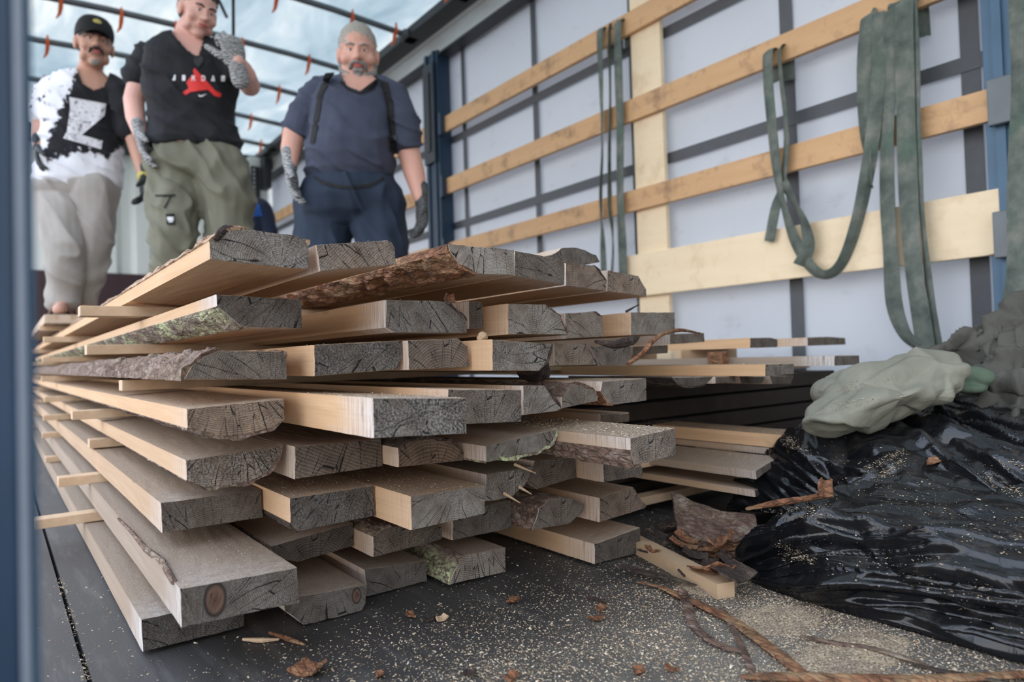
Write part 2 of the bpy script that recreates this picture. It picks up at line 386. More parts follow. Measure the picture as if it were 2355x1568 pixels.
M['shirt_splash'] = t.fin(t.mix(t.ramp(f, [(.46, 0), (.52, 1)]), (.74, .74, .78), (.008, .008, .011)), .9)
t = NT('decal_worn'); M['decal_worn'] = t.fin(t.mix(t.ramp(t.noise(t.map(), 45, 5, .8), [(.54, 0), (.62, 1)]), (.72, .71, .74), (.03, .03, .035)), .8)

# ================================================================== SETTING
XW = 2.53
g = MB().box((-30, -30, -1.35), (30, 40, -1.25)).build('ground', M['asphalt']); tag(g, kind='structure')
fl = MB().box((-.06, -4.5, -.12), (2.56, 7.85, -.03)).build('floor', M['steel_grey'], origin=(0, 0, -.03)); tag(fl, kind='structure')
for x0, x1 in ((-.05, .086), (.092, 1.30), (1.306, 2.55)):
    for y0, y1 in ((-4.5, -1.2), (-1.194, 2.2), (2.206, 4.9), (4.906, 7.84)):
        MB().box((x0, y0, -.03), (x1, y1, 0)).build('floor_panel', M['floor_plywood'], fl, origin=(0, 0, 0))

def sheet(name, f, us, vs, mat, parent=None, th=None, origin=None, smooth=True):
    """grid surface f(u,v)->Vector, optional thickness along its normals"""
    nu, nv = len(us), len(vs); P = [[Vector(f(u, v)) for v in vs] for u in us]
    vt = [P[i][j] for i in range(nu) for j in range(nv)]
    fs = [(i*nv+j, (i+1)*nv+j, (i+1)*nv+j+1, i*nv+j+1) for i in range(nu-1) for j in range(nv-1)]
    if th:
        N = []
        for i in range(nu):
            for j in range(nv):
                a = P[min(i+1, nu-1)][j]-P[max(i-1, 0)][j]; b = P[i][min(j+1, nv-1)]-P[i][max(j-1, 0)]
                N.append(a.cross(b).normalized() if a.cross(b).length > 1e-12 else Vector((0, 0, 1)))
        n = len(vt); vt += [p-N[k]*th for k, p in enumerate(vt)]
        fs += [tuple(q+n for q in f_[::-1]) for f_ in fs]
        bd = [i*nv for i in range(nu)]+[(nu-1)*nv+j for j in range(1, nv)]+[i*nv+nv-1 for i in range(nu-2, -1, -1)]+[j for j in range(nv-2, 0, -1)]
        for a, b in zip(bd, bd[1:]+bd[:1]): fs.append((b, a, a+n, b+n))
    return ob(name, vt, fs, mat, parent, origin, smooth)

ls = np.linspace
wr_ = sheet('wall_right', lambda u, v: (XW+.012*nz(u*.8, v*1.1, 3)+.006*nz(u*3, v*2, 7), u, v), ls(-4.5, 7.8, 150), ls(-.02, 2.5, 40), M['curtain_tarp'], th=.002, origin=(XW, 3, 0))
tag(wr_, kind='structure')
xb = XW-.014
for y, w in ((3.03, .045), (3.78, .04), (1.46, .055), (2.28, .03), (5.2, .05), (6.3, .05), (-.4, .05)):
    MB().box((xb-.003, y-w/2, 0), (xb, y+w/2, 2.46)).build('vertical_webbing_band', M['band_grey'], wr_)
MB().box((xb-.003, .805, 0), (xb, .86, 2.46)).build('vertical_webbing_band', M['band_grey'], wr_)
for z in (1.29, 1.88):
    MB().box((xb-.007, -4.5, z-.025), (xb-.0035, 7.7, z+.025)).build('horizontal_webbing_band', M['band_grey'], wr_)
def slat(y0, y1, z0, z1, mat='slat_wood', name='slat', x0=2.43, x1=2.455):
    return MB().box((x0, y0, z0), (x1, y1, z1), .003).build(name, M[mat], wr_, origin=(x0, (y0+y1)/2+random.random()*3, z0))
for z0, z1 in ((1.915, 2.02), (1.495, 1.60), (1.065, 1.165)):
    slat(.735, 3.90, z0, z1); slat(4.12, 7.55, z0+.005, z1+.005); slat(-4.5, .53, z0, z1)
w = slat(.71, 2.33, .655, .855, 'pine_board', 'wide_board'); w['label'] = 'wide pale new pine board'
slat(2.34, 3.9, .66, .76); slat(4.12, 7.55, .66, .76)
v = slat(2.05, 2.23, .02, 2.42, 'pine_board', 'upright_board', 2.457, 2.482); v['label'] = 'upright pale pine board behind the slats'
# pillars of the curtain side
def pillar(name, y0, y1, mat, x0=2.36, x1=2.50, zt=2.48):
    mb = MB(); mb.box((x0, y0, 0), (x0+.012, y1, zt), .003); mb.box((x0+.012, y0, 0), (x1, y0+.012, zt)); mb.box((x0+.012, y1-.012, 0), (x1, y1, zt))
    mb.box((x0-.012, y0+.03, 0), (x0, y0+.055, zt)); mb.box((x0-.012, y1-.055, 0), (x0, y1-.03, zt))
    p = mb.build(name, M[mat]); tag(p, kind='structure'); return p
p1 = pillar('trim_1', 3.92, 4.10, 'post_blue', 2.40)
MB().box((2.375, 3.94, 1.72), (2.388, 4.08, 2.40), .003).build('latch_plate', M['post_dark'], p1)
MB().box((2.365, 3.985, 1.80), (2.375, 4.025, 2.34), .002).build('latch_slot', M['black_metal'], p1)
for z in (1.06, 1.49, 1.91, .66): MB().box((2.39, 3.885, z-.02), (2.428, 3.918, z+.13), .003).build('slat_pocket', M['post_blue'], p1)
p2 = pillar('trim_2', .55, .775, 'post_blue_light', 2.44, 2.51)
for z in (1.055, 1.485, 1.905, .655):
    MB().box((2.395, .60, z-.015), (2.425, .755, z+.125), .004).build('slat_pocket', M['steel_grey'], p2)
    for dz in (0, .105): MB().tube([(2.39, .63, z+dz), (2.397, .63, z+dz)], .012, 8).build('bolt', M['steel_grey'], p2)
# left pillar, very close to the camera
xr = onY(84, 784, .33).x; xs = onY(62, 784, .33).x; xt = onY(40, 784, .33).x
p3 = MB().box((-.13, .33, -.1), (xt, .42, 2.5), .0015).build('trim_3', M['post_blue']); tag(p3, kind='structure')
MB().box((xt+.0001, .328, -.1), (xs, .40, 2.5), .001).build('edge_seal', M['edge_strip'], p3)
MB().box((xs+.0001, .333, -.1), (xr, .40, 2.5), .001).build('edge_lip', M['post_blue_light'], p3)
# roof
MB_ = MB()
rl = MB(); rl.box((2.42, -4.5, 2.46), (2.56, 7.8, 2.50), .004); rl.box((2.44, -4.5, 2.50), (2.56, 7.8, 2.60), .004); rl.box((2.43, -4.5, 2.60), (2.56, 7.8, 2.625), .004)
rl = rl.build('trim_4', M['aluminium']); tag(rl, kind='structure')
MB().box((2.405, -4.5, 2.445), (2.50, 7.8, 2.459), .003).build('track', M['black_metal'], rl)
MB().box((2.33, -4.5, 2.655), (2.56, 7.8, 2.72), .006).build('roof_rail', M['black_metal'], rl)
r2 = MB().box((-.16, -4.5, 2.46), (-.04, 7.8, 2.72), .006).build('trim_5', M['aluminium']); tag(r2, kind='structure')
ce = sheet('ceiling', lambda u, v: (v, u, 2.755+.012*sin(v*2.2)-.022*abs(sin(pi*(u-.51)/.75))**2+.006*nz(u*2, v*2, 1)), ls(-4.5, 7.85, 240), ls(-.16, 2.56, 30), M['roof_tarp'], th=.0015, origin=(1.2, 3, 2.76))
tag(ce, kind='structure')
for i in range(-6, 11):
    y = .51+.75*i+(-.03 if i % 2 else .02); zb = 2.685
    mb = MB().tube([(-.04, y, zb), (.6, y, zb+.03), (1.2, y, zb+.04), (1.8, y, zb+.03), (2.38, y, zb)], .021, 12)
    mb.box((2.30, y-.05, zb-.03), (2.42, y+.05, zb+.02), .004)
    b = mb.build('roof_bow', M['steel_grey'], ce, smooth=True)
    for x in (.33, .66, 1.0, 1.45, 1.93, 2.25):
        x += .05*nz(i, x, 2)
        h_ = MB().tube([(x, y-.026, zb+.05), (x, y-.03, zb), (x, y, zb-.03), (x-.006, y+.004, zb-.07), (x-.022, y+.008, zb-.10)], [.006, .012, .013, .010, .004], 6)
        h_.build('hook_strap', M['orange_plastic'], b, smooth=True)
MB().tube([(.55, 3.3, 2.70), (1.25, 4.7, 2.71)], .011, 8).build('brace_rod', M['black_metal'], ce)
hx = onY(539, 100, 4.3).x; hang = MB().tube([(hx, 4.30, 2.70), (onY(537, 250, 4.3).x, 4.31, 1.7), (hx, 4.31, .9)], .010, 8).build('hanging_cord', M['black_metal'], origin=(hx, 4.31, .9))
tag(hang, 'thin dark cord hanging straight down from the roof behind the man in black', 'cord')
wbk = MB().box((-.16, -4.6, -.1), (2.56, -4.52, 2.76)).build('wall_back', M['bulkhead_white']); tag(wbk, kind='structure')
# front bulkhead
wf = MB().box((-.16, 7.86, -.1), (2.56, 7.92, 2.76)).build('wall_front', M['bulkhead_white']); tag(wf, kind='structure')
x = -.1
while x < 2.25:
    mb = MB(); y0, y1 = 7.86, 7.80
    v = [(x, y0, 1.30), (x+.05, y1, 1.30), (x+.17, y1, 1.30), (x+.22, y0, 1.30)]; v += [(a, b, 2.60) for a, b, c in v]
    mb.add(v, [(0, 1, 5, 4), (1, 2, 6, 5), (2, 3, 7, 6), (0, 4, 7, 3), (4, 5, 6, 7), (0, 3, 2, 1)])
    mb.build('corrugation', M['bulkhead_white'], wf); x += .30
MB().box((-.16, 7.74, 0), (2.4, 7.80, 1.33), .005).build('lower_panel', M['bulkhead_dark'], wf)
MB().box((-.16, 7.76, 2.55), (2.5, 7.83, 2.72), .005).build('top_beam', M['black_metal'], wf)
cp = MB().box((2.22, 7.60, 0), (2.42, 7.74, 2.66), .01).build('trim_6', M['bulkhead_white']); tag(cp, kind='structure')
pr = MB().box((2.235, 7.57, 1.75), (2.33, 7.598, 2.55), .004).build('perforated_strip', M['black_metal'], cp)
for k in range(16): MB().box((2.255, 7.562, 1.79+k*.047), (2.275, 7.571, 1.815+k*.047)).build('slot', M['aluminium'], pr)
MB().box((2.34, 7.45, 2.30), (2.42, 7.60, 2.64), .01).build('corner_bracket', M['black_metal'], cp)

# ================================================================== STRAPS on the right wall
def ribbon(name, pts, width, label, tw=None, mat='webbing', X=2.40, group=None, th=.0022, world_pts=None, n=None):
    P = []
    if world_pts: P = world_pts
    else:
        for p in pts: P.append(onX(p[0], p[1], p[2] if len(p) > 2 else X))
    n = n or len(P)*14
    C_ = [Vector(q) for q in spline([tuple(p) for p in P], n)]
    tws = spline([(a,) for a in (tw or [0]*len(P))], n) if tw else [(0,)]*(n+1)
    vt = []; K = 5
    for i, c in enumerate(C_):
        t_ = (C_[min(i+1, n)]-C_[max(i-1, 0)]).normalized(); nn = Vector((-1, 0, 0)); nn = (nn-t_*nn.dot(t_)).normalized()
        a = float(tws[i][0])+.25*nz(c.y*3, c.z*4, len(pts) if pts else 1); nn = nn*cos(a)+t_.cross(nn)*sin(a); w_ = t_.cross(nn)
        for k in range(K):
            s = (k/(K-1)-.5); vt.append(c+w_*s*width+nn*(.003*cos(s*5)))
        for k in range(K)[::-1]:
            s = (k/(K-1)-.5); vt.append(c+w_*s*width+nn*(.003*cos(s*5)-th))
    R_ = 2*K; fs = []
    for i in range(n):
        for k in range(R_): fs.append((i*R_+k, i*R_+(k+1) % R_, (i+1)*R_+(k+1) % R_, (i+1)*R_+k))
    fs.append(tuple(range(R_))[::-1]); fs.append(tuple(n*R_+k for k in range(R_)))
    o = ob(name, vt, fs, M[mat], smooth=False); tag(o, label, 'strap', group); return o
G = 'green webbing straps hung on the wall slats'
def over(px, py, X=2.40):   # short piece lying over the slat's top edge
    a = onX(px, py, X); return [(a.x+.075, a.y, a.z-.10), (a.x+.07, a.y, a.z+.0), (a.x+.035, a.y, a.z+.012), (a.x, a.y, a.z-.012)]
def strap(pts, width, label, tw=None, X=2.40, top=True):
    P = [onX(p[0], p[1], p[2] if len(p) > 2 else X) for p in pts]
    if top: P = over(pts[0][0], pts[0][1], P[0].x)+P[1:]; tw = ([tw[0]]*4+list(tw[1:])) if tw else None
    return ribbon('webbing_strap', pts, width, label, tw, group=G, world_pts=P)
strap([(1378, 72), (1381, 200), (1384, 330), (1380, 450), (1384, 540), (1388, 640)], .045, 'green strap hanging left of the upright pine board, leftmost of the pair', [0, .3, .9, 1.1, .4, 0])
strap([(1400, 70), (1402, 220, 2.41), (1400, 360), (1402, 480), (1409, 560), (1404, 650)], .04, 'thin twisted strap end hanging between the two straps left of the upright pine board', [1.1, 1.0, 1.2, 1.3, .8, .3], 2.415)
strap([(1419, 52), (1421, 160), (1425, 300), (1425, 450), (1430, 560), (1432, 640)], .05, 'green strap hanging nearest the left edge of the upright pine board')
strap([(1764, 118), (1766, 200), (1775, 300), (1786, 400), (1802, 480), (1830, 560), (1868, 618), (1905, 632), (1940, 600), (1972, 510), (1996, 390), (2012, 260), (2020, 150), (2018, 30, 2.40)], .046,
      'long green strap drooping in a deep U in front of the wide pine board', [0, 0, .1, .3, .5, .2, .3, .9, 1.2, 1.1, .6, .2, 0, 0], 2.39)
strap([(1790, 115), (1795, 190), (1805, 280), (1806, 350), (1796, 430), (1782, 480), (1768, 555)], .042, 'short loose strap end hanging above the left part of the wide pine board', [.9, .9, .8, .6, .5, .1, 0], 2.405)
strap([(1800, 420), (1828, 470), (1850, 520), (1858, 570), (1838, 610)], .045, 'twisted inner turn of strap inside the drooping U', [.3, .9, .4, -.3, -.8], 2.38, False)
strap([(1994, 38), (1986, 150), (1988, 280), (1994, 360), (2004, 430)], .05, 'green strap hanging at the right top of the drooping U', [0, .1, .2, .7, 1.2], 2.40)
strap([(2050, 25), (2044, 180), (2038, 330), (2040, 480), (2048, 600), (2056, 700), (2078, 765), (2112, 800)], .052, 'dark green strap bulging out to the left at its bottom near the floor', [0, .1, .2, .2, .1, 0, .3, .7], 2.395)
strap([(2078, 8), (2080, 160), (2084, 330), (2090, 480), (2100, 620), (2116, 720), (2132, 830)], .058, 'widest grey-green strap hanging to the floor left of the crumpled tarpaulin', [0, 0, -.1, 0, .1, 0, 0], 2.385)
strap([(2098, 0), (2104, 200), (2112, 400), (2124, 560), (2140, 700), (2164, 840)], .045, 'grey-green strap hanging to the floor, right-hand edge of the thick strap bundle', [.7, .6, .8, .9, .7, .6], 2.40)
ribbon('webbing_strap', [(2348, -60), (2350, 200), (2343, 420), (2340, 620), (2322, 740), (2345, 860)], .06, 'dark strap hanging in front of the blue pillar at the right edge', [0, .2, .1, .2, .3, 0], X=2.25, group=None)

# ================================================================== BOARD STACK
PITCH = .0735
def smoothpoly(pts): return pts
BOARDS = []
def board(key, Y, poly, look, L=5.6, wane=(), bark=None, bt=.006, bl=1.4, tone=.7, warm=.2, rough=.3, pith=None, rs=260, grey=.15, dust=1.0, weathered=.6, name='sawn_board', label=None, group='sawn boards of the big stack', cat='board', fix=None):
    P = [onY(x, y, Y) for x, y in poly]; q = [(p.x, p.z) for p in P]
    if fix: q = fix(q)
    pv = [b_[4] for b_ in BOARDS if b_[0][0] == key[0] and key[0] in '12345678' and b_[0] < key]
    if pv: q = [(max(x, max(pv)+.0015), z) for x, z in q]
    n = len(q); dense = []; wf = []
    for i in range(n):
        a, b = q[i], q[(i+1) % n]; l = math.hypot(b[0]-a[0], b[1]-a[1]); k = max(1, int(l/.009)); w = i in wane
        for j in range(k): dense.append((a[0]+(b[0]-a[0])*j/k, a[1]+(b[1]-a[1])*j/k)); wf.append((w, i))
    cx_ = sum(p[0] for p in q)/n; cz_ = sum(p[1] for p in q)/n; sd_ = hash(key) % 97 if False else sum(ord(c) for c in key)*3.7
    N = len(dense); nrm = []
    for i in range(N):
        a, b = dense[i-1], dense[(i+1) % N]; dx_, dz_ = b[0]-a[0], b[1]-a[1]; l = math.hypot(dx_, dz_) or 1
        nn = (-dz_/l, dx_/l)
        if nn[0]*(dense[i][0]-cx_)+nn[1]*(dense[i][1]-cz_) < 0: nn = (-nn[0], -nn[1])
        nrm.append(nn)
    ys = [0, .004, .012, .025, .045, .07, .1, .14, .19, .25, .32, .4, .5, .62, .76, .92, 1.1, 1.3, 1.55, 1.85, 2.2, 2.6, 3.1, 3.7, 4.4, 5.0, 5.6]
    ys = [y for y in ys if y < L-.02]+[L]
    vt = []
    for jy, y in enumerate(ys):
        for i, (x, z) in enumerate(dense):
            w, e = wf[i]; wp = wf[i-1][0]
            if w and wp: d = .0035*nz(i*.35, y*7, sd_)+(.0012*nz(i*3.1, y*60, sd_))
            elif w or wp: d = .0
            else: d = .0006*nz(i*2.3, y*90, sd_)
            if jy == 0: d += .0007*nz(i*5.3, sd_, 1)-.0006
            vt.append((x+nrm[i][0]*d, Y+y+(.0012*nz(x*120, z*120, sd_) if jy == 0 else 0), z+nrm[i][1]*d))
    K = len(ys); fs = []; mi = []
    for j in range(K-1):
        for i in range(N): fs.append((j*N+i, j*N+(i+1) % N, (j+1)*N+(i+1) % N, (j+1)*N+i)); mi.append(1)
    fs.append(tuple(range(N))[::-1]); mi.append(0); fs.append(tuple((K-1)*N+i for i in range(N))); mi.append(0)
    me_n = ob(name, vt, fs, [M['end_grain'], M['sawn_wood']], None, (cx_, Y, cz_), False, mi)
    bm = bmesh.new(); bm.from_mesh(me_n.data); bmesh.ops.recalc_face_normals(bm, faces=bm.faces); bm.to_mesh(me_n.data); bm.free()
    pi_ = pith or (0.0, -.06); me_n['pith_x'], me_n['pith_z'] = float(pi_[0]), float(pi_[1])
    me_n['ring_scale'] = float(rs*1.3); me_n['tone'] = float(tone); me_n['warm'] = float(warm); me_n['rough_saw'] = float(rough); me_n['crack_scale'] = float((math.hypot(*pi_)+.03)/.017)
    kn_ = {'7a': (-.032, .003, .017), '8b': (.045, .004, .010), '4a': (0, 0, 0)}.get(key, (0, 0, 0)); me_n['knot_x'], me_n['knot_z'], me_n['knot_r'] = [float(a) for a in kn_]
    me_n['grey'] = float(grey); me_n['dust'] = float(dust); me_n['weathered'] = float(weathered)
    tag(me_n, label or look, cat, group)
    BOARDS.append((key, cx_, Y, min(p[0] for p in q), max(p[0] for p in q), max(p[1] for p in q), q, L))
    if bark:
        idx = [i for i in range(N) if wf[i][0]]
        # runs of wane vertices
        runs = []; cur = []
        for s in range(N*2):
            i = s % N
            if wf[i][0]: cur.append(i)
            else:
                if cur: runs.append(cur+[i]); cur = []
                if s >= N: break
        seen = set(); runs2 = []
        for r_ in runs:
            if r_[-1] not in seen: seen.add(r_[-1]); runs2.append(max([q_ for q_ in runs if q_[-1] == r_[-1]], key=len))
        for r_ in runs2:
            if len(r_) < 2: continue
            # resample finer
            pl = []
            for a, b in zip(r_, r_[1:]):
                for s in (0, .5): pl.append((dense[a][0]*(1-s)+dense[b][0]*s, dense[a][1]*(1-s)+dense[b][1]*s, nrm[a][0]*(1-s)+nrm[b][0]*s, nrm[a][1]*(1-s)+nrm[b][1]*s))
            pl.append((*dense[r_[-1]], *nrm[r_[-2]])); nu = len(pl)
            yy = [0]; st = .0045
            while yy[-1] < min(bl, L): yy.append(yy[-1]+st); st = min(st*1.03, .05)
            if L > bl+.5: yy += [yy[-1]+k*.25 for k in range(1, int((min(L, 5.6)-yy[-1])/.25))]
            vv = []; ff = []
            for j, y in enumerate(yy):
                for u, (x, z, nx, nz_) in enumerate(pl):
                    e = min(u, nu-1-u)/max(1, nu-1)*2
                    k1 = noise.ridged_multi_fractal(Vector((x*26+sd_, (Y+y)*14, z*26)), 1.0, 2.1, 4, .9, 2.0)
                    pl8 = nz(x*45, (Y+y)*22, z*45+sd_)
                    tt = bt*(.35+.35*min(k1, 2)+.5*(pl8 > .08)) * (.35+.65*min(1, e*3)) + .0008*nz(x*300, y*250, z*300)
                    vv.append((x+nx*tt, Y+y-(.003*max(0, nz(u*.9, sd_, 3)) if j == 0 else 0), z+nz_*tt))
            o_ = len(vv)
            for j, y in enumerate(yy):
                for u in (0, nu-1): x, z, nx, nz_ = pl[u]; vv.append((x-nx*.002, Y+y, z-nz_*.002))
            for j in range(len(yy)-1):
                for u in range(nu-1): ff.append((j*nu+u, j*nu+u+1, (j+1)*nu+u+1, (j+1)*nu+u))
                ff.append((j*nu, (j+1)*nu, o_+2*(j+1), o_+2*j)); ff.append((j*nu+nu-1, o_+2*j+1, o_+2*(j+1)+1, (j+1)*nu+nu-1))
            b0 = len(vv)
            for u in range(nu): x, z, nx, nz_ = pl[u]; vv.append((x-nx*.001, Y+.002, z-nz_*.001))
            for u in range(nu-1): ff.append((u, b0+u, b0+u+1, u+1))
            bo = ob('bark', vv, ff, M[bark], me_n, None, False)
            bm = bmesh.new(); bm.from_mesh(bo.data); bmesh.ops.recalc_face_normals(bm, faces=bm.faces); bm.to_mesh(bo.data); bm.free()
            bo['label'] = {'bark_lichen': 'grey bark with pale green lichen', 'bark_pale': 'flaky pale orange-brown bark', 'bark_red': 'cracked reddish-brown bark'}.get(bark, 'rough dark brown bark')
    return me_n
ORD = ['first', 'second', 'third', 'fourth', 'fifth', 'sixth', 'seventh', 'eighth']
def B(key, Y, poly, look, **k):
    lay = 'top layer' if key[0] == '1' else ('bottom layer' if key[0] == '8' else ORD[int(key[0])-1]+' layer down')
    i = 'abcdef'.index(key[1]); nm = NUM[key[0]]
    pos = 'leftmost' if i == 0 else ('rightmost' if i == nm-1 else ORD[i]+' from left')
    k.setdefault('L', 5.6 if i < 4 else 1.25)
    return board(key, Y, poly, f'{look}, {pos} in the {lay}', **k)
NUM = {'1': 6, '2': 6, '3': 6, '4': 6, '5': 5, '6': 6, '7': 6, '8': 5}
B('1a', .91, [(481,554),(506,541),(538,527),(570,527),(628,535),(682,541),(698,551),(710,564),(710,618),(656,616),(570,607),(482,596)], 'bark-edged board with grey cracked end', wane=(0,1,2,6), bark='bark_pale', bt=.007, tone=.95, warm=.05, rough=.45, pith=(.02,-.03), rs=300, grey=0, weathered=.1)
B('1b', .91, [(727,563),(892,552),(902,558),(908,571),(912,608),(736,624)], 'square-edged brownish board', tone=.85, warm=.55, rough=.35, pith=(.16,-.22), rs=240, grey=.1)
B('1c', .88, [(1030,561),(1183,574),(1183,633),(1097,630),(1058,609),(1033,577)], 'board with thick cracked brown bark on its left', wane=(3,4,5), bark='bark_red', bt=.009, tone=1.0, warm=.0, rough=.1, pith=(.03,.13), rs=330, grey=.2)
B('1d', .91, [(1184,576),(1291,596),(1299,607),(1298,655),(1184,634)], 'board with grey-brown end', tone=.62, warm=.35, rough=.4, pith=(.04,-.03), rs=250)
B('1e', .99, [(1301,605),(1367,610),(1395,646),(1395,669),(1301,657)], 'board slanting down at its right edge', wane=(1,), bark='bark_dark', bt=.003, tone=.75, warm=.6, rough=.15, pith=(-.04,-.05), rs=260)
B('1f', 1.04, [(1397,621),(1468,634),(1487,664),(1487,682),(1397,670)], 'rough pinkish-brown board', tone=1.0, warm=.8, rough=.5, wane=(1,2), rs=200)
board('0a', 1.01, [(1258,561),(1290,545),(1315,541),(1345,547),(1370,560),(1379,577),(1330,583),(1300,577)], '', L=1.2, wane=(0,1,2,3), bark=None, tone=.5, warm=0, rough=.1, pith=(0,-.09), rs=420, grey=.3, dust=.3, name='slab_offcut', label='thin rounded slab lying on top of the stack, orange inside face', cat='board', group=None,
      fix=lambda q: [(x, z-.023) for x, z in q])
B('2a', .98, [(497,677),(693,688),(696,755),(564,753),(532,733),(498,704)], 'dark-ended board with lichen-covered bark underneath', wane=(3,4), bark='bark_lichen', bt=.006, tone=.5, warm=.1, rough=.45, pith=(.10,.09), rs=300, grey=.1, weathered=1)
B('2b', .95, [(888,689),(1001,692),(1026,694),(1074,737),(1074,766),(905,764),(886,753)], 'grey board, white weathered side', wane=(2,), bark='bark_dark', bt=.004, tone=.62, warm=.05, rough=.4, pith=(-.07,.10), rs=360, weathered=1, grey=0)
B('2c', .99, [(1078,692),(1109,694),(1113,756),(1078,756)], 'narrow dark board end', tone=.4, warm=.35, rough=.4, rs=250)
B('2d', .94, [(1168,698),(1255,700),(1287,729),(1305,769),(1168,769)], 'grey board rounded on the right', wane=(1,2), bark='bark', bt=.004, tone=.95, warm=.05, rough=.25, pith=(-.01,-.035), rs=250, grey=0, weathered=.25)
B('2e', 1.0, [(1300,720),(1366,717),(1385,729),(1388,774),(1300,779)], 'small grey and brown board', wane=(1,), bark='bark', bt=.003, tone=.85, warm=.3, rough=.2, pith=(.03,-.05), rs=240)
B('2f', .98, [(1451,718),(1552,718),(1552,769),(1451,770)], 'grey board with orange side', tone=.85, warm=.05, rough=.3, pith=(-.08,-.12), rs=300, grey=0, weathered=.2)
B('3a', .95, [(422,873),(443,844),(474,819),(506,806),(647,808),(659,822),(660,872)], 'half-round board under flaky bark', wane=(0,1,2,4), bark='bark', bt=.008, tone=.62, warm=.3, rough=.35, pith=(.045,-.045), rs=300, grey=0, weathered=.2)
B('3b', .93, [(722,793),(924,783),(926,826),(912,850),(723,865)], 'rough dark board with pale side', wane=(1,2), tone=.55, warm=.1, rough=.75, pith=(.1,.07), rs=300, grey=0, weathered=.1)
B('3c', .915, [(928,783),(1055,778),(1076,796),(1080,844),(928,851)], 'smooth dark brown board', wane=(1,), tone=.5, warm=.5, rough=.15, pith=(0,-.06), rs=200)
B('3d', .86, [(1132,780),(1270,791),(1261,823),(1240,853),(1132,852)], 'speckled grey board with pointed right edge', wane=(1,2), bark='bark_dark', bt=.003, tone=.85, warm=.05, rough=.55, pith=(-.05,.0), rs=330, grey=0, weathered=.1)
B('3e', .98, [(1275,789),(1345,791),(1374,839),(1275,841)], 'brown board slanting at its right edge', wane=(1,), bark='bark_dark', bt=.003, tone=.8, warm=.6, rough=.35, rs=230)
B('3f', 1.0, [(1352,796),(1450,794),(1455,838),(1378,841)], 'grey-brown board with flat faces', tone=.72, warm=.3, rough=.4, rs=240)
B('4a', .93, [(429,940),(654,917),(654,960),(627,985),(563,1000),(507,1002),(431,985)], 'warm brown board with bark strips hanging under it', wane=(2,3,4,5), bark='bark', bt=.006, tone=.85, warm=.95, rough=.3, pith=(-.01,.10), rs=260, grey=.05, weathered=.3)
B('4b', .72, [(857,915),(1073,915),(1073,997),(859,1008)], 'thick square board jutting out, rough grey end', tone=.95, warm=0, rough=.95, pith=(.0,.0), rs=300, grey=0, weathered=.9)
B('4c', .79, [(1030,895),(1199,896),(1200,970),(1030,977)], 'square brown-grey board', tone=.68, warm=.4, rough=.45, rs=300, grey=.1, weathered=.4)
B('4d', .85, [(1203,887),(1253,887),(1288,938),(1284,945),(1203,955)], 'ringed grey board with curved right edge', wane=(1,2), bark='bark_dark', bt=.004, tone=.85, warm=.05, rough=.35, pith=(-.04,-.05), rs=330)
B('4e', .87, [(1292,912),(1323,884),(1363,895),(1375,913),(1375,922),(1292,940)], 'low half-round board with bark arch', wane=(0,1,2), bark='bark', bt=.005, tone=.6, warm=.25, rough=.15, pith=(0,-.03), rs=330)
B('4f', .87, [(1385,877),(1486,870),(1487,921),(1410,931),(1399,928),(1381,899)], 'grey board with dark slanted left edge', wane=(3,4), bark='bark_red', bt=.003, tone=.75, warm=.2, rough=.3, rs=250)
B('5a', 1.0, [(427,1058),(650,1024),(644,1049),(614,1087),(571,1109),(469,1122),(429,1105)], 'rough pale board with rounded underside', wane=(1,2,3,4,5), bark='bark', bt=.004, tone=1.0, warm=.55, rough=.75, pith=(0,.09), rs=280, grey=.25, weathered=.4)
B('5b', .97, [(678,1027),(877,1009),(880,1072),(678,1102)], 'dark brown board with upright grain lines', tone=.5, warm=.65, rough=.2, pith=(.30,.65), rs=150, grey=.3)
B('5c', .92, [(907,1031),(946,1013),(986,1007),(1033,1015),(1066,1043),(1066,1059),(907,1076)], 'arched reddish-brown board', wane=(0,1,2,3), bark='bark_dark', bt=.004, tone=.5, warm=1.0, rough=.15, pith=(0,-.08), rs=160, grey=0)
B('5d', .86, [(1109,1027),(1283,986),(1272,1012),(1240,1038),(1195,1048),(1150,1050),(1113,1064)], 'curved grey ringed slab with bark below', wane=(1,2,3,4,5), bark='bark_lichen', bt=.006, tone=.62, warm=0, rough=.05, pith=(.03,.09), rs=400, grey=.55)
B('5e', .70, [(1439,1009),(1553,984),(1555,1046),(1476,1067),(1460,1069),(1431,1038)], 'board jutting out under heavy sawdust', wane=(3,4), bark='bark', bt=.006, tone=.85, warm=.45, rough=.5, rs=240, grey=.5, L=1.45, dust=1.0)
B('6a', 1.09, [(369,1156),(601,1126),(605,1190),(373,1226)], 'dark square-ended board', tone=.5, warm=.25, rough=.25, pith=(.0,-.10), rs=330, grey=.4)
B('6b', .97, [(659,1147),(858,1116),(864,1186),(684,1222),(659,1204)], 'blackish coarse board with pale side', wane=(3,), bark='bark_dark', bt=.004, tone=.5, warm=.0, rough=.6, pith=(.05,.08), rs=360, grey=.0, weathered=.2)
B('6c', .86, [(932,1143),(1116,1116),(1116,1181),(934,1222)], 'clean grey ringed board with pale side', tone=.82, warm=.0, rough=.2, pith=(.02,.03), rs=330, grey=.05, weathered=.2)
B('6d', .94, [(1118,1091),(1228,1072),(1206,1116),(1175,1143),(1118,1153)], 'splintered pale board with fuzzy sawn edge', wane=(1,2,3), tone=.95, warm=.15, rough=.6, rs=330, grey=.4)
B('6e', .97, [(1230,1060),(1322,1048),(1327,1098),(1237,1124),(1212,1106)], 'shaded brown board', wane=(3,), bark='bark', bt=.003, tone=.42, warm=.5, rough=.2, rs=200)
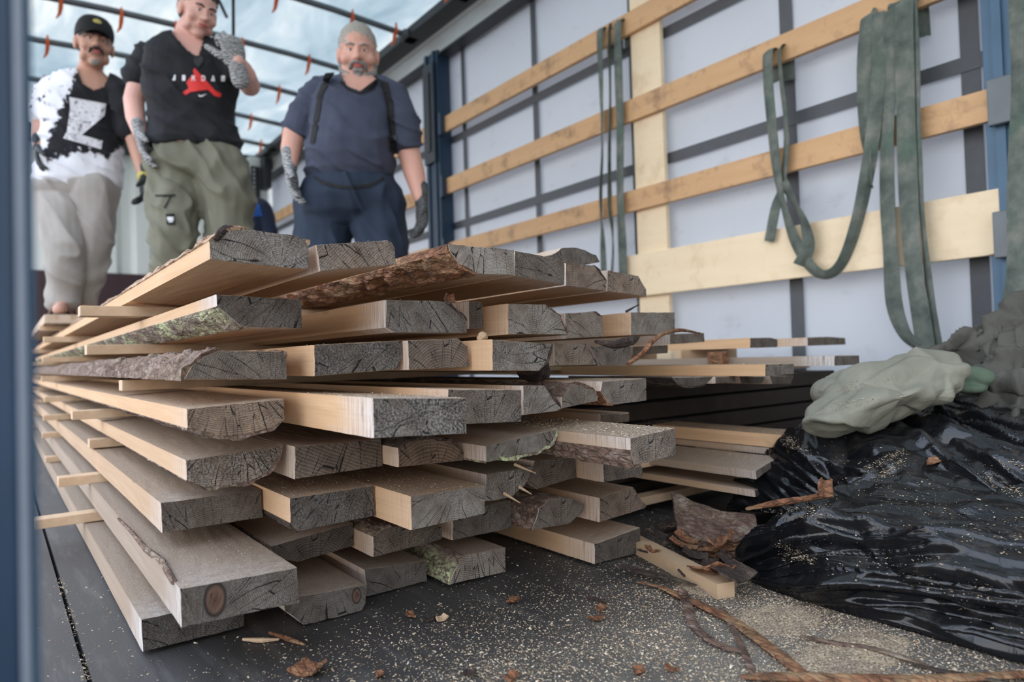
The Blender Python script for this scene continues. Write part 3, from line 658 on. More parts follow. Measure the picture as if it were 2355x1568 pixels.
B('6f', .90, [(1373,1062),(1476,1065),(1478,1094),(1373,1112)], 'speckled brown board', tone=.55, warm=.45, rough=.6, rs=240, L=1.3)
B('7a', .89, [(414,1354),(683,1305),(689,1386),(418,1443)], 'wide nearest board with a knot in its end', tone=.62, warm=.1, rough=.35, pith=(-.05,-.035), rs=330, grey=.85, weathered=.8)
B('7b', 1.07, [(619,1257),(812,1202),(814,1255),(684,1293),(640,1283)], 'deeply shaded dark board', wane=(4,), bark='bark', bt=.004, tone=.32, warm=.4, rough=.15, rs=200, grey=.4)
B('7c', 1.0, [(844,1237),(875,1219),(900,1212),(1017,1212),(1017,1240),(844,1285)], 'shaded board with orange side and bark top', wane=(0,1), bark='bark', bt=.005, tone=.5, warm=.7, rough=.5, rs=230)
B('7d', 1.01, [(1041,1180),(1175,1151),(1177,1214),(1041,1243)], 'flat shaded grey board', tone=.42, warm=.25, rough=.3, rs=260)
B('7e', .96, [(1240,1170),(1262,1150),(1290,1143),(1315,1146),(1344,1158),(1342,1176),(1307,1205),(1224,1219)], 'rounded board with grey bark on its left', wane=(0,1,7), bark='bark', bt=.005, tone=.55, warm=.3, rough=.3, rs=240, grey=.6)
B('7f', .93, [(1379,1145),(1456,1120),(1487,1164),(1481,1170),(1379,1201)], 'yellowish board with slanted right edge', wane=(1,2), tone=.6, warm=.7, rough=.25, rs=220, L=1.3)
B('8a', 1.05, [(324,1424),(560,1375),(563,1441),(328,1499)], 'narrow blackish floor-level board', tone=.38, warm=.1, rough=.5, rs=260, grey=.8, weathered=1)
B('8b', 1.0, [(650,1378),(842,1345),(842,1384),(832,1403),(698,1439),(655,1405)], 'dark ringed board with a pale knot', wane=(2,3,4), tone=.45, warm=.0, rough=.1, pith=(.0,.06), rs=300, grey=.5)
B('8c', 1.05, [(838,1310),(980,1289),(982,1336),(844,1372)], 'dark bluish-grey ringed board', tone=.45, warm=.0, rough=.15, pith=(.02,-.05), rs=300, grey=.5)
B('8d', 1.0, [(1068,1277),(1163,1259),(1163,1315),(1035,1344),(1040,1320)], 'grey board with lichened bark on its left', wane=(3,4), bark='bark_lichen', bt=.006, tone=.78, warm=.15, rough=.15, pith=(.0,.08), rs=220, grey=.5)
B('8e', .92, [(1367,1251),(1472,1213),(1474,1271),(1367,1297)], 'dark-ended board with long orange side', tone=.4, warm=.35, rough=.45, rs=240, L=1.3, grey=.1, dust=.8)

# spacer battens between the layers
for k, lz in enumerate(range(1, 8)):
    z1 = (8-lz)*PITCH+.001; z0 = z1-.0225
    for s, (y, xl) in enumerate([((1.52, .128), (1.68, .15), (1.50, .19), (1.86, .13), (1.42, .17), (1.66, .105), (1.80, .062))[k], (3.05+.1*k % .3, .14), (4.9, .13)]):
        if s == 0:
            px_, py_ = [(182, 728), (203, 805), (226, 885), (165, 965), (204, 1030), (133, 1118), (78, 1215)][k]
            if k not in (1, 2): a = onZ(px_, py_, z0); y = a.y; xl = a.x
        xe = 1.30 if y < 2.1 else (1.22 if y < 2.3 else .92)
        o = MB().box((xl, y-.02, z0), (xe, y+.025, z1-.002), .0015).build('spacer_batten', M['batten_wood'], origin=(xl, y, z0))
        if s == 0:
            where = ['under the top layer', 'under the second layer down', 'under the third layer down', 'under the fourth layer down', 'under the fifth layer down', 'under the sixth layer down', 'resting on the bottom layer'][k]
            tag(o, f'spacer stick poking out left of the stack, {where}', 'spacer', 'spacer sticks between board layers')
        else: tag(o, 'shaded spacer stick %s in the stack, %s' % (('halfway back', 'near the far end')[s-1], ['under the top layer', 'under the second layer', 'under the third layer', 'under the fourth layer', 'under the fifth layer', 'under the sixth layer', 'on the bottom layer'][k]), 'spacer', 'spacer sticks between board layers')
# boards stepped on by the left man, at the back of the stack top
ztop = .572
o = MB().box((.16, 3.78, ztop), (.60, 3.825, ztop+.022)).build('spacer_batten', M['batten_wood']); tag(o, "wooden spacer stick under the far board on the stack top", 'spacer')
o = MB().box((.17, 3.6, ztop+.023), (.47, 5.6, ztop+.062), .003).build('sawn_board', M['sawn_wood']); tag(o, "far board on the stack top, under the left man's sandals", 'board')
for a in ('grey', 'weathered'): o[a] = .3
o['dust'] = .6
# bark piece hanging under 3d, root sticks and splinters
def stick(pts, rad, mat, label, cat='stick', flat=None, seg=8, name='bark_strip', jit=.25, group=None):
    P = [Vector(p) for p in pts]; c = [Vector(q) for q in spline([tuple(p) for p in P], len(P)*9)]; n = len(c)
    rr = spline([(r,) for r in (rad if isinstance(rad, (list, tuple)) else [rad]*len(P))], n-1)
    rr = [max(.0006, float(a[0])*(1+jit*nz(i*.7, len(P), 5))) for i, a in enumerate(rr)]
    o = MB().tube(c, rr, seg, flat).build(name, M[mat]); tag(o, label, cat, group); return o
def sheetbark(corners, mat, label, curl=.01, th=.003, name='bark_piece', seed=1, n=22):
    a, b, c, d = [Vector(p) for p in corners]   # a-b near edge, d-c far edge
    nn = (b-a).cross(d-a).normalized()
    def f(u, v):
        p = (a*(1-u)+b*u)*(1-v)+(d*(1-u)+c*u)*v
        e = .12*nz(u*5, v*5, seed)
        p += (b-a)*e*(v-.5)*.6+(d-a)*e*(u-.5)*.6
        return p+nn*(curl*4*(u-.5)**2+curl*.5*nz(u*4, v*4, seed+3))
    o = sheet(name, f, ls(0, 1, n), ls(0, 1, n), M[mat], th=th, smooth=False); tag(o, label, 'bark'); return o
Yk = .865
sheetbark([onY(1190, 852, Yk), onY(1262, 835, Yk), onY(1268, 872, Yk+.12), onY(1200, 880, Yk+.12)], 'bark_dark', 'dark curled bark piece caught below the speckled grey board, third layer', .012)
stick([onY(1445, 836, .9), onY(1475, 815, .9), onY(1500, 785, .9), onY(1530, 766, .92), onY(1565, 759, .95), onY(1610, 766, 1.0)], [.004, .005, .005, .004, .004, .002], 'bark_red', 'thin curved brown twig arching over the boards right of the stack')
stick([onY(1370, 785, .95), onY(1410, 792, .93), onY(1450, 784, .93), onY(1470, 775, .95)], [.003, .008, .009, .002], 'bark_dark', 'flat dark bark scrap lying beside the third layer')
stick([onY(1441, 716, 1.0), onY(1455, 708, 1.0), onY(1470, 700, 1.0)], [.003, .002, .001], 'bark_dark', 'tiny dark splinter sticking up behind the second layer')
sheetbark([onY(1020, 692, .955), onY(1045, 697, .955), onY(1040, 678, .965), onY(1026, 676, .965)], 'bark_red', 'reddish bark flake standing on the grey board, second layer', .004, .002, n=12)
stick([onY(1104, 778, .95), onY(1110, 772, .95), onY(1118, 777, .96)], [.006, .0075, .003], 'batten_wood', 'small orange wood chip on the dark boards of the third layer', 'chip', name='wood_chip', jit=.1)
stick([onY(498, 548, .91), onY(512, 533, .915), onY(528, 525, .92), onY(545, 526, .92)], [.004, .0065, .005, .002], 'bark_dark', 'dark bark curl on the near top edge of the topmost left board')
for k, (a, b) in enumerate((((1195, 1120), (1222, 1136)), ((1160, 1135), (1196, 1156)), ((1185, 1068), (1232, 1088)))):
    stick([onY(*a, .93), onY(*b, .915)], [.003, .0008], 'batten_wood', ['splinter under the fuzzy pale board, upper one', 'splinter under the fuzzy pale board, lower one', 'splinter at the right tip of the fuzzy pale board'][k], 'splinter', name='splinter')
# bark line on 7a's left top edge
o7 = [b for b in COL.objects if b.get('label', '').startswith('wide nearest')][0]
bl_ = MB().tube([onZ(p[0], p[1], .1265) for p in ((400, 1338), (372, 1290), (335, 1262), (305, 1225), (272, 1192))], [.004, .005, .004, .003, .002], 6)
bl_.build('bark_seam', M['bark'], o7, smooth=True)

# ---------------------------------------------------------------- second pile of boards, right of the stack
def pile(key, poly, Y, label, L=1.3, **k):
    k.setdefault('tone', .7)
    return board(key, Y, poly, '', L=L, label=label, group='boards of the low pile by the wall', **k)
pile('ra', [(1760,838),(1826,836),(1826,860),(1760,865)], .83, 'long orange-sided board with small grey end, right of the stack', grey=0, weathered=0, warm=0, rough=.3, rs=300)
pile('rb', [(1919,818),(1976,817),(1976,838),(1919,841)], .86, 'grey-sided board nearest the green canvas bundle, low pile', grey=.85, weathered=1, tone=.7, L=1.2)
pile('rc', [(1725,777),(1770,776),(1788,780),(1788,798),(1725,800)], 1.12, 'upper dark-ended board with orange side against the white wall', grey=0, weathered=0, tone=.5, L=1.0)
pile('rd', [(1857,776),(1905,774),(1944,777),(1945,792),(1857,795)], 1.16, 'uppermost thin board pointing farthest right against the white wall', grey=.3, tone=.7, warm=.4, L=1.0)
pile('re', [(1541,768),(1619,765),(1621,786),(1541,792)], 1.08, 'short grey board end under the arching twig', grey=.6, tone=.6, warm=.3, L=1.0)
pile('rf', [(1455,797),(1536,793),(1536,812),(1455,816)], 1.05, 'dark board end just right of the third layer', grey=.6, tone=.5, warm=.4, L=1.0)
pile('rg', [(1545,868),(1640,866),(1620,884),(1590,890),(1560,884)], .90, 'dark half-round slab under the orange-sided board', grey=.6, tone=.35, warm=.4, wane=(1,2,3,4), bark='bark_dark', bt=.003, L=.30)
pile('rh', [(1645,866),(1690,865),(1694,880),(1645,882)], .92, 'small shaded board end beneath the low pile top, left one', grey=.3, tone=.45, warm=.5, L=.30)
pile('ri', [(1700,865),(1760,866),(1752,881),(1704,881)], .94, 'small shaded board end beneath the low pile top, middle one', grey=.4, tone=.4, warm=.3, L=.30)
pile('rj', [(1770,864),(1826,864),(1818,884),(1776,883)], .93, 'small shaded board end beneath the low pile top, right one', grey=.4, tone=.42, warm=.3, L=.30)
pile('rk', [(1799,1000),(1850,990),(1855,1018),(1799,1031)], .84, 'ragged orange board covered in sawdust, beside the black plastic', grey=0, weathered=0, tone=.6, warm=.9, wane=(3,), dust=1, L=.37)
pile('rl', [(1768,1030),(1830,1024),(1830,1038),(1770,1045)], .87, 'thin dark board just below the ragged orange board', grey=.5, tone=.4, L=.37)
pile('rm', [(1737,1083),(1790,1050),(1792,1062),(1740,1102)], .83, 'pale dusty board with jagged slanted end in the low pile', grey=.7, tone=.6, warm=.2, rough=.6, L=.37)
pile('rn', [(1735,1127),(1820,1104),(1822,1118),(1737,1143)], .84, 'greenish-brown lowest board in the low pile', grey=.3, tone=.35, warm=.5, L=.37)
pile('ro', [(1446,952),(1447,948),(1447,970),(1380,973),(1380,952)], 1.02, 'thin orange-brown board behind the sawdust-covered one', grey=.1, tone=.5, warm=.8, L=1.0)
# crosswise boards added as a dark backdrop, shade put into their colour
for k in range(6):
    for m_ in range(3):
        o = MB().box((1.16+.02*nz(k, m_, 1), 1.25+.155*m_, .002+k*.052), (2.38+.03*nz(k, m_, 4), 1.395+.155*m_, .046+k*.052), .003).build('sawn_board', M['shade_dark_wood'])
        tag(o, 'added crosswise board, coloured dark as shade behind the low pile, %s, %s row' % (['lowest course', 'second course up', 'third course up', 'fourth course up', 'fifth course up', 'highest course'][k], ['near', 'middle', 'back'][m_]), 'board', 'added dark boards behind the low pile')
for k in range(4):  # cover boards added to block light falling into the pile from above
    o = MB().box((1.62+.19*k, 1.24+.03*k, .316), (1.79+.19*k, 2.15, .336), .002).build('sawn_board', M['sawn_wood']); o['grey'] = .7; o['dust'] = 1.; o['weathered'] = 0.
    tag(o, 'dusty board added to shade the low pile, %s' % ('nearest the stack', 'second from the stack', 'third from the stack', 'nearest the wall')[k], 'board', 'boards of the low pile by the wall')
for k, (px_, Y_) in enumerate(((1668, 1.15),)):
    a = onY(px_, 810, Y_); o = MB().box((a.x-.014, Y_, .30), (a.x+.014, Y_+.05, (.385, .345, .383)[k]), .002).build('spacer_block', M['bark_red']); tag(o, ['small brown block between upper boards by the wall', 'small brown block under the grey-sided board', 'small brown block under the uppermost thin board'][k], 'spacer')
bz = {b[0]: (min(p[1] for p in b[6]), b[3], b[4]) for b in BOARDS}
for kk, lab in (('rc', 'spacer stick under the upper dark-ended board by the wall'), ('rd', 'spacer stick under the uppermost thin board by the wall')):
    z_, xa, xc_ = bz[kk]; o = MB().box((xa-.05, 1.62, .3365), (xc_+.05, 1.65, z_-.0005), .001).build('spacer_batten', M['batten_wood']); tag(o, lab, 'spacer')
for z, lab in ((.135, 'hidden spacer in the low pile, upper'), (.045, 'hidden spacer in the low pile, lower')):
    o = MB().box((1.12, 1.12, z-.02), (1.75, 1.16, z), .001).build('spacer_batten', M['batten_wood']); tag(o, lab.replace('hidden', 'shaded'), 'spacer')
# the stray batten on the floor
bt_ = MB(); a, b = onZ(1480, 1262, .0), onZ(1690, 1372, .0); a = a+(a-b)*.35; d = (b-a).normalized(); w_ = Vector((-d.y, d.x, 0))*-.032; h_ = Vector((0, 0, .024))
v = [a, b, b+w_*1.0, a+w_]; v = [p+h_*k for k in (0, 1) for p in v]
o = MB().add(v, [(0, 3, 2, 1), (4, 5, 6, 7), (0, 1, 5, 4), (1, 2, 6, 5), (2, 3, 7, 6), (3, 0, 4, 7)]).build('loose_batten', M['batten_wood']); tag(o, 'pale square batten lying slanted on the floor, end at the black plastic', 'batten')

# ================================================================== HEAP of plastic and canvas on the right
def pchip(pts, t):
    k = len(pts)-1; a = min(int(t*k), k-1); u = t*k-a
    P = [pts[max(a-1, 0)], pts[a], pts[a+1], pts[min(a+2, k)]]
    return [.5*((2*P[1][i])+(-P[0][i]+P[2][i])*u+(2*P[0][i]-5*P[1][i]+4*P[2][i]-P[3][i])*u*u+(-P[0][i]+3*P[1][i]-3*P[2][i]+P[3][i])*u**3) for i in range(len(pts[0]))]
def ridge(x, y, z): return 1-abs(nz(x, y, z))*2.4
def crum(p, s):
    d = noise.voronoi(Vector(p)*s)[0]; return d[1]-d[0]
def plastic(u, v, prof, y0, y1, yc, yr, seed, fold, cru, slant, amp=1):
    y = y0+(y1-y0)*u; X, Z = pchip(prof, v)
    e = 1.0
    if y > yc: e = max(0, 1-((y-yc)/yr)**3.2)**.5
    Z *= (.06+.94*e); xc = prof[-1][0]; X = xc+(X-xc)*(.86+.14*e)
    a = v*2.4+y*slant; b = y*2.2-v*.8
    a2 = a+.5*nz(a*.9, b*1.1, seed+9)
    f1 = ridge(a2*1.5, b*.5, seed)**2 + .6*max(0, ridge(a2*3.4, b*.7, seed+4))**3+.28*max(0, ridge(a2*7, b*1.5, seed+6))**4
    P = Vector((X, y, Z)); c1 = crum((P.x, P.y*.7, P.z+seed), 6.5)+.45*crum((P.x+2+.1*nz(y*5, v*5, 1), P.y*.8, P.z+seed), 15)
    prof2 = pchip(prof, min(1, v+.02)); prof1 = pchip(prof, max(0, v-.02)); tx, tz = prof2[0]-prof1[0], prof2[1]-prof1[1]; l = math.hypot(tx, tz) or 1
    n = Vector((-tz/l, 0, tx/l)); w = min(1, v*9)*amp*(.35+.65*min(1, Z/.05))
    P += n*((f1-.7)*fold+(c1-.35)*cru)*w
    P.z = max(P.z, .0015+.002*abs(nz(u*30, v*30, 1))); return P
main_prof = [(.985, .0015), (.975, .035), (.985, .085), (1.03, .125), (1.12, .15), (1.22, .165), (1.32, .18), (1.42, .20), (1.50, .15)]
o = sheet('plastic_sheet', lambda u, v: plastic(u, v, main_prof, -.15, .735, .50, .235, 3.3, .042, .034, 1.1), ls(0, 1, 330), ls(0, 1, 230), M['black_plastic'], th=.0015)
tag(o, 'large crumpled black plastic sheet bulging over the floor at lower right, sawdust in its folds', 'plastic sheet')
up_prof = [(1.24, .06), (1.27, .13), (1.33, .195), (1.42, .225), (1.52, .245), (1.63, .27), (1.75, .30), (1.86, .31), (1.95, .20)]
o = sheet('plastic_sheet', lambda u, v: plastic(u, v, up_prof, -.12, .96, .62, .34, 8.1, .040, .034, -1.6), ls(0, 1, 270), ls(0, 1, 190), M['black_plastic'], th=.0015)
tag(o, 'upper crumpled black plastic lying under the green canvas bundle', 'plastic sheet')
def soft(name, mb, vox, it, mat, label, cat, fold, cru, sc=(6, 6, 6), cs=14, parent=None, seed=0):
    vs, ns, fs = fuse(mb, vox, it)
    out = []
    for p, n in zip(vs, ns):
        d = (ridge(p.x*sc[0], p.y*sc[1]+seed, p.z*sc[2])**2-.5)*fold
        if cru: d += (crum(p, cs)-.3)*cru
        out.append(p+n*d)
    o = ob(name, out, fs, M[mat], parent, None, True)
    if label: tag(o, label, cat)
    return o
Aim = R0.copy()
def rot(ax, az=0, tilt=0):
    a = (Matrix.Rotation(az, 3, 'Z') @ Aim); a = (a+U0*tilt).normalized(); c = U0; b = c.cross(a).normalized(); c = a.cross(b); return Matrix((a, b, c)).transposed()
mb = MB().ell(J(2040, 880, 1.40), (.150, .12, .058), rot(0, -.1, .12), 28, 16).ell(J(1985, 925, 1.34), (.125, .10, .045), rot(0, -.15, .28), 28, 16).ell(J(2090, 905, 1.36), (.10, .10, .05), rot(0, 0, .2), 20, 12)
soft('canvas_bundle', mb, .004, 2, 'canvas_green', 'folded pale grey-green canvas bundle lying on the black plastic', 'canvas', .026, .030, (4, 4, 9), 11)
soft('canvas_roll', MB().ell(J(2222, 868, 1.45), (.033, .06, .028), rot(0, .3), 20, 12).ell(J(2215, 893, 1.44), (.04, .05, .012), rot(0, .2), 16, 10), .004, 2, 'canvas_roll', 'small dark green rolled cloth beside the right end of the canvas bundle', 'cloth', .006, .004)
mb = MB().tube([J(2150, 822, 1.66), J(2200, 805, 1.68), J(2260, 765, 1.70), J(2318, 735, 1.70)], [.02, .036, .030, .024], 12)
mb.tube([J(2322, 715, 1.66), J(2300, 780, 1.62), J(2278, 850, 1.56), J(2270, 890, 1.52)], [.022, .040, .034, .02], 12)
mb.tube([J(2330, 730, 1.64), J(2345, 820, 1.58), J(2335, 890, 1.5)], [.03, .06, .05], 12)
mb.ell(J(2320, 880, 1.50), (.09, .10, .045), rot(0, 0)).ell(J(2240, 845, 1.66), (.08, .05, .035), rot(0, 0, .3)).ell(J(2360, 960, 1.45), (.12, .10, .06), rot(0)).ell(J(2290, 930, 1.60), (.16, .12, .075), rot(0))
soft('crumpled_tarpaulin', mb, .0045, 1, 'canvas_dark', 'crumpled dark brown-grey tarpaulin heaped in the corner right of the canvas bundle', 'tarpaulin', .040, .050, (8, 8, 4), 15)

# bark strips and litter on the floor
def onfl(pts, z=.006): return [onZ(x, y, z if len(r) == 0 else r[0]) for x, y, *r in pts]
zf = (U0, .32)
stick(onfl([(1468, 1338), (1520, 1350), (1560, 1368), (1620, 1395), (1690, 1430), (1760, 1480), (1830, 1535), (1880, 1575)]), [.003, .006, .008, .009, .010, .010, .009, .006], 'bark_red', 'long orange-brown bark strip lying diagonally across the sawdust', flat=zf)
stick(onfl([(1570, 1362, .02), (1580, 1385), (1592, 1430), (1625, 1465), (1670, 1488), (1705, 1497)]), [.008, .008, .007, .007, .006, .004], 'bark', 'forked grey-brown bark strip left of the long orange strip', flat=zf)
stick(onfl([(1660, 1400), (1690, 1450), (1712, 1500), (1730, 1545)]), [.005, .004, .005, .004], 'bark', 'short brown twig crossing under the long orange strip', flat=zf)
stick(onfl([(1715, 1556), (1800, 1556), (1950, 1560), (2100, 1562), (2250, 1556), (2355, 1550)]), [.006, .010, .011, .010, .009, .008], 'bark_red', 'reddish bark strip along the bottom edge at the right', flat=zf)
stick(onfl([(1845, 1462), (1920, 1478), (2010, 1492), (2080, 1512), (2130, 1528)]), [.003, .006, .006, .006, .003], 'bark', 'brown bark strip lying just under the edge of the black plastic', flat=zf)
stick(onfl([(2110, 1528), (2180, 1545), (2260, 1558), (2320, 1572)]), [.003, .005, .006, .004], 'bark_dark', 'dark bark strip in the lower right corner', flat=zf)
stick(onfl([(1430, 1300), (1490, 1318), (1545, 1330), (1600, 1345)], .01), [.004, .010, .008, .003], 'bark_dark', 'dark curled bark strip under the loose batten', flat=zf)
stick([J(1718, 1170, 1.22), J(1790, 1156, 1.20), J(1850, 1147, 1.18), J(1895, 1139, 1.17)], [.003, .006, .005, .006], 'bark_red', 'thin orange stick lying on the black plastic', 'stick')
sheetbark([J(1878, 1140, 1.14), J(1912, 1145, 1.14), J(1908, 1105, 1.17), J(1886, 1102, 1.17)], 'bark_red', 'small orange bark scrap standing on the black plastic', .006, .003)
sheetbark([J(2128, 1062, 1.20), J(2140, 1052, 1.24), J(2232, 1026, 1.26), J(2226, 1040, 1.22)], 'bark_red', 'dark reddish bark sliver on the black plastic at right', .006, .003)
sheetbark([onZ(1560, 1230, .03), onZ(1745, 1265, .02), onZ(1735, 1195, .065), onZ(1545, 1140, .075)], 'bark', 'broad brown bark plate slanting below the low pile', .012, .005, seed=5)
sheetbark([onZ(1590, 1270, .01), onZ(1700, 1290, .01), onZ(1720, 1235, .03), onZ(1600, 1215, .03)], 'bark_red', 'reddish bark plate in front of the low pile', .012, .005, seed=8)
rr = random.Random(5); LT = 'dark bark scraps heaped on the floor below the low pile'
for k in range(34):
    x = rr.uniform(1480, 1720); y = 1215+(x-1480)*.22+rr.uniform(-20, 90); z = .008+.03*rr.random()
    if x < 1560 and y > 1290: continue
    c = onZ(x, y, z); s = rr.uniform(.012, .034); a = rr.uniform(0, 6.28); d = Vector((cos(a), sin(a), rr.uniform(-.4, .4)))*s; e = Vector((-sin(a), cos(a), rr.uniform(-.5, .5)))*s*rr.uniform(.3, .7)
    o = sheetbark([c-d-e, c+d-e, c+d+e, c-d+e], rr.choice(['bark', 'bark_red', 'bark_dark', 'bark_dark']), 'dark bark scrap in the heap of litter in front of the low pile', .006, .003, seed=k, n=7); o['group'] = LT
for k, (x, y, s, mt) in enumerate([(1015, 1420, .009, 'batten_wood'), (945, 1413, .009, 'bark_red'), (985, 1422, .010, 'bark_dark'), (1180, 1380, .014, 'bark_red'), (710, 1537, .022, 'bark_red'), (1380, 1397, .009, 'bark_red'), (1290, 1300, .0, ''), (640, 1455, 0, ''), (1470, 1540, .010, 'bark_red'), (1080, 1545, .008, 'bark_dark'), (1175, 1555, .010, 'bark_red'), (1545, 1535, .008, 'bark_red'), (1373, 1420, .012, 'bark_red'), (872, 1548, .007, 'bark_red')]):
    if not s: continue
    c = onZ(x, y, .005); a = k*1.3; d = Vector((cos(a), sin(a), .1))*s; e = Vector((-sin(a), cos(a), .15))*s*.6
    o = sheetbark([c-d-e, c+d-e, c+d*.8+e, c-d*.6+e], mt, 'small reddish bark flake lying on the dusty floor', s*.3, .003, seed=k+30, n=7); o['group'] = 'bark flakes on the floor'
    if k == 0: o['label'] = 'pale wood chip on the dark floor in front of the stack'; o['group'] = ''; o['category'] = 'chip'
    if k == 4: o['label'] = 'largest brown bark lump on the floor, nearest the camera'; o['group'] = ''
for k, pts in enumerate([[(620, 1455), (660, 1468), (700, 1482)], [(560, 1470), (600, 1472), (640, 1470)]]):
    stick(onfl(pts, .004), [.002, .0035, .0015], 'batten_wood' if k else 'bark_red', ['thin splinter on the floor under the nearest board end, darker', 'thin splinter on the floor under the nearest board end, paler'][k], 'splinter', name='splinter')
stick(onfl([(1350, 1372), (1380, 1380), (1395, 1382)], .004), [.002, .003, .002], 'bark_dark', 'short dark twig on the floor in front of the stack', 'twig', name='twig')

# sawdust flakes
def flakes(name, pts, label, smin, smax, parent=None):
    vs = []; fs = []
    for x, y, z in pts:
        L_ = (smin+(smax-smin)*rr.random()**1.8)*(1.5 if rr.random() < .05 else .92); W_ = L_*rr.uniform(.22, .6); a = rr.uniform(0, pi); t1 = rr.uniform(-.35, .35); t2 = rr.uniform(-.5, .5)
        d = Vector((cos(a), sin(a), t1))*L_*.5; e = Vector((-sin(a), cos(a), t2))*W_*.5; c = Vector((x, y, z+abs(t1)*L_*.5+abs(t2)*W_*.5+.0003)); up = Vector((0, 0, W_*.35))
        b = len(vs); vs += [c-d-e*.6, c+d*.9-e, c+d*.7+e, c-d+e*.8, c+up]; fs += [(b, b+1, b+4), (b+1, b+2, b+4), (b+2, b+3, b+4), (b+3, b, b+4), (b+3, b+2, b+1, b)]
    o = ob(name, vs, fs, M['sawdust'], parent); tag(o, label, 'sawdust', kind='stuff'); return o
pts = []
def dens(x, y):
    a = exp(-(((x-.86)/.30)**2+((y-.50)/.24)**2)); b = .9*exp(-(((x-.46)/.32)**2+((y-.66)/.17)**2)); n = .5+1.3*max(0, nz(x*6, y*6, 4)+.25)
    return (a+b)*n+.02+.5*exp(-((x-.089)/.006)**2)*(nz(0, y*9, 2) > -.3)+.25*exp(-(((x-1.05)/.2)**2+((y-.9)/.2)**2))
while len(pts) < 60000:
    x = rr.uniform(-.02, 1.35); y = rr.uniform(.22, 1.55)
    if rr.random() < dens(x, y)*min(1, .35+.55/y*.5): pts.append((x, y, 0))
flakes('sawdust', pts, 'pale sawdust and wood shavings scattered over the dark floor', .0012, .0046)
# little drifts of sawdust
def drift(cx_, cy_, rx_, ry_, h_, label, z0=0):
    def f(u, v):
        a = u*2*pi; r_ = v*(1+.25*nz(cos(a)*2, sin(a)*2, cx_*9)); x = cx_+rx_*r_*cos(a); y = cy_+ry_*r_*sin(a)
        return (x, y, z0+max(0, h_*(1-v*v)+h_*.5*nz(x*60, y*60, 2)*(1-v)+.001*nz(x*400, y*400, 1)) - (.002 if v >= .99 else 0))
    o = sheet('sawdust_drift', f, ls(0, 1, 60), ls(.001, 1, 26), M['sawdust_drift'], smooth=False); tag(o, label, 'sawdust', kind='stuff')
    p = []
    for k in range(int(900*rx_/.1)):
        a = rr.uniform(0, 6.28); v = sqrt(rr.random())*1.15; x, y, z = f(a/6.2832, min(v, .98)); p.append((cx_+(x-cx_)*max(1, v), cy_+(y-cy_)*max(1, v), z if v < .98 else z0))
    flakes('sawdust', p, 'loose shavings on top: '+label, .0015, .004)
c = onZ(1790, 1425, 0); drift(c.x, c.y, .07, .05, .010, 'pale sawdust drift beside the edge of the black plastic')
c = onZ(1640, 1340, 0); drift(c.x, c.y, .08, .04, .008, 'sawdust drift around the end of the loose batten')
c = onZ(1950, 1510, 0); drift(c.x, c.y, .12, .05, .006, 'low sawdust drift in front of the black plastic')
# sawdust on boards
def tops(key, n, y1, lab, ymin=0, smin=.001, smax=.003):
    b = [q for q in BOARDS if q[0] == key][0]; q = b[6]; p = []
    zt = b[5]; xs_ = sorted([x for x, z in q if z > zt-.02]); x0, x1 = xs_[0]+.003, xs_[-1]-.003
    topline = sorted([(x, z) for x, z in q if z > (zt+min(w[1] for w in q))/2])
    for k in range(n):
        x = rr.uniform(x0, x1); y = b[2]+ymin+rr.random()**1.3*(y1-ymin)
        z = np.interp(x, [t_[0] for t_ in topline], [t_[1] for t_ in topline]); p.append((x, y, float(z)))
    flakes('sawdust', p, lab, smin, smax)
tops('5e', 2600, .42, 'thick sawdust on the jutting board of the fifth layer', smax=.0045)
tops('7a', 420, .45, 'sparse sawdust on the wide nearest board'); tops('6b', 700, .3, 'fine sawdust on the coarse blackish board')
tops('6c', 500, .3, 'fine sawdust on the clean grey ringed board'); tops('4b', 700, .5, 'fine sawdust on the thick jutting square board'); tops('4a', 250, .4, 'sparse sawdust on the warm brown board')
tops('5a', 300, .4, 'sparse sawdust on the rough pale board'); tops('8b', 250, .3, 'sparse sawdust on the floor-level board with a pale knot'); tops('6a', 200, .4, 'sparse sawdust on the dark square-ended board')
tops('ra', 900, .7, 'sawdust on the long orange-sided board'); tops('rb', 500, .6, 'sawdust on the grey-sided board'); tops('rk', 1300, .6, 'sawdust on the ragged orange board', smax=.004); tops('rm', 500, .4, 'sawdust on the pale dusty board in the low pile')
tops('1b', 120, .3, 'a few sawdust crumbs on the brownish top board'); tops('2b', 260, .3, 'sawdust crumbs on the grey board with white side'); tops('3b', 260, .3, 'sawdust crumbs on the rough dark board'); tops('7f', 260, .2, 'sawdust on the yellowish board'); tops('8e', 200, .3, 'sawdust on the floor-level board with orange side'); tops('4f', 260, .3, 'sawdust on the grey board with slanted left edge')

# shavings caught in the folds of the plastic and on the canvas
def bvh_w(o):
    return BVHTree.FromPolygons([v.co+o.location for v in o.data.vertices], [tuple(p.vertices) for p in o.data.polygons])
tg = {o.name: bvh_w(o) for o in COL.objects if o.name.startswith(('plastic_sheet', 'canvas_bundle'))}
def spill(lines, w_, n, names, lab):
    p = []
    for _ in range(n*4):
        a, b = rr.choice(lines); t_ = rr.random(); x = a[0]+(b[0]-a[0])*t_+rr.gauss(0, w_); y = a[1]+(b[1]-a[1])*t_+rr.gauss(0, w_*.5)
        P = CAM+ray(x, y)*1.0; best = None
        for nm in names:
            h = tg[nm].ray_cast(CAM, ray(x, y).normalized())
            if h[0] and (best is None or (h[0]-CAM).length < (best[0]-CAM).length): best = h
        if best and abs(best[1].z) > .35: p.append(tuple(best[0]))
        if len(p) >= n: break
    flakes('sawdust', p, lab, .0015, .0045)
PS = ['plastic_sheet', 'plastic_sheet.001']
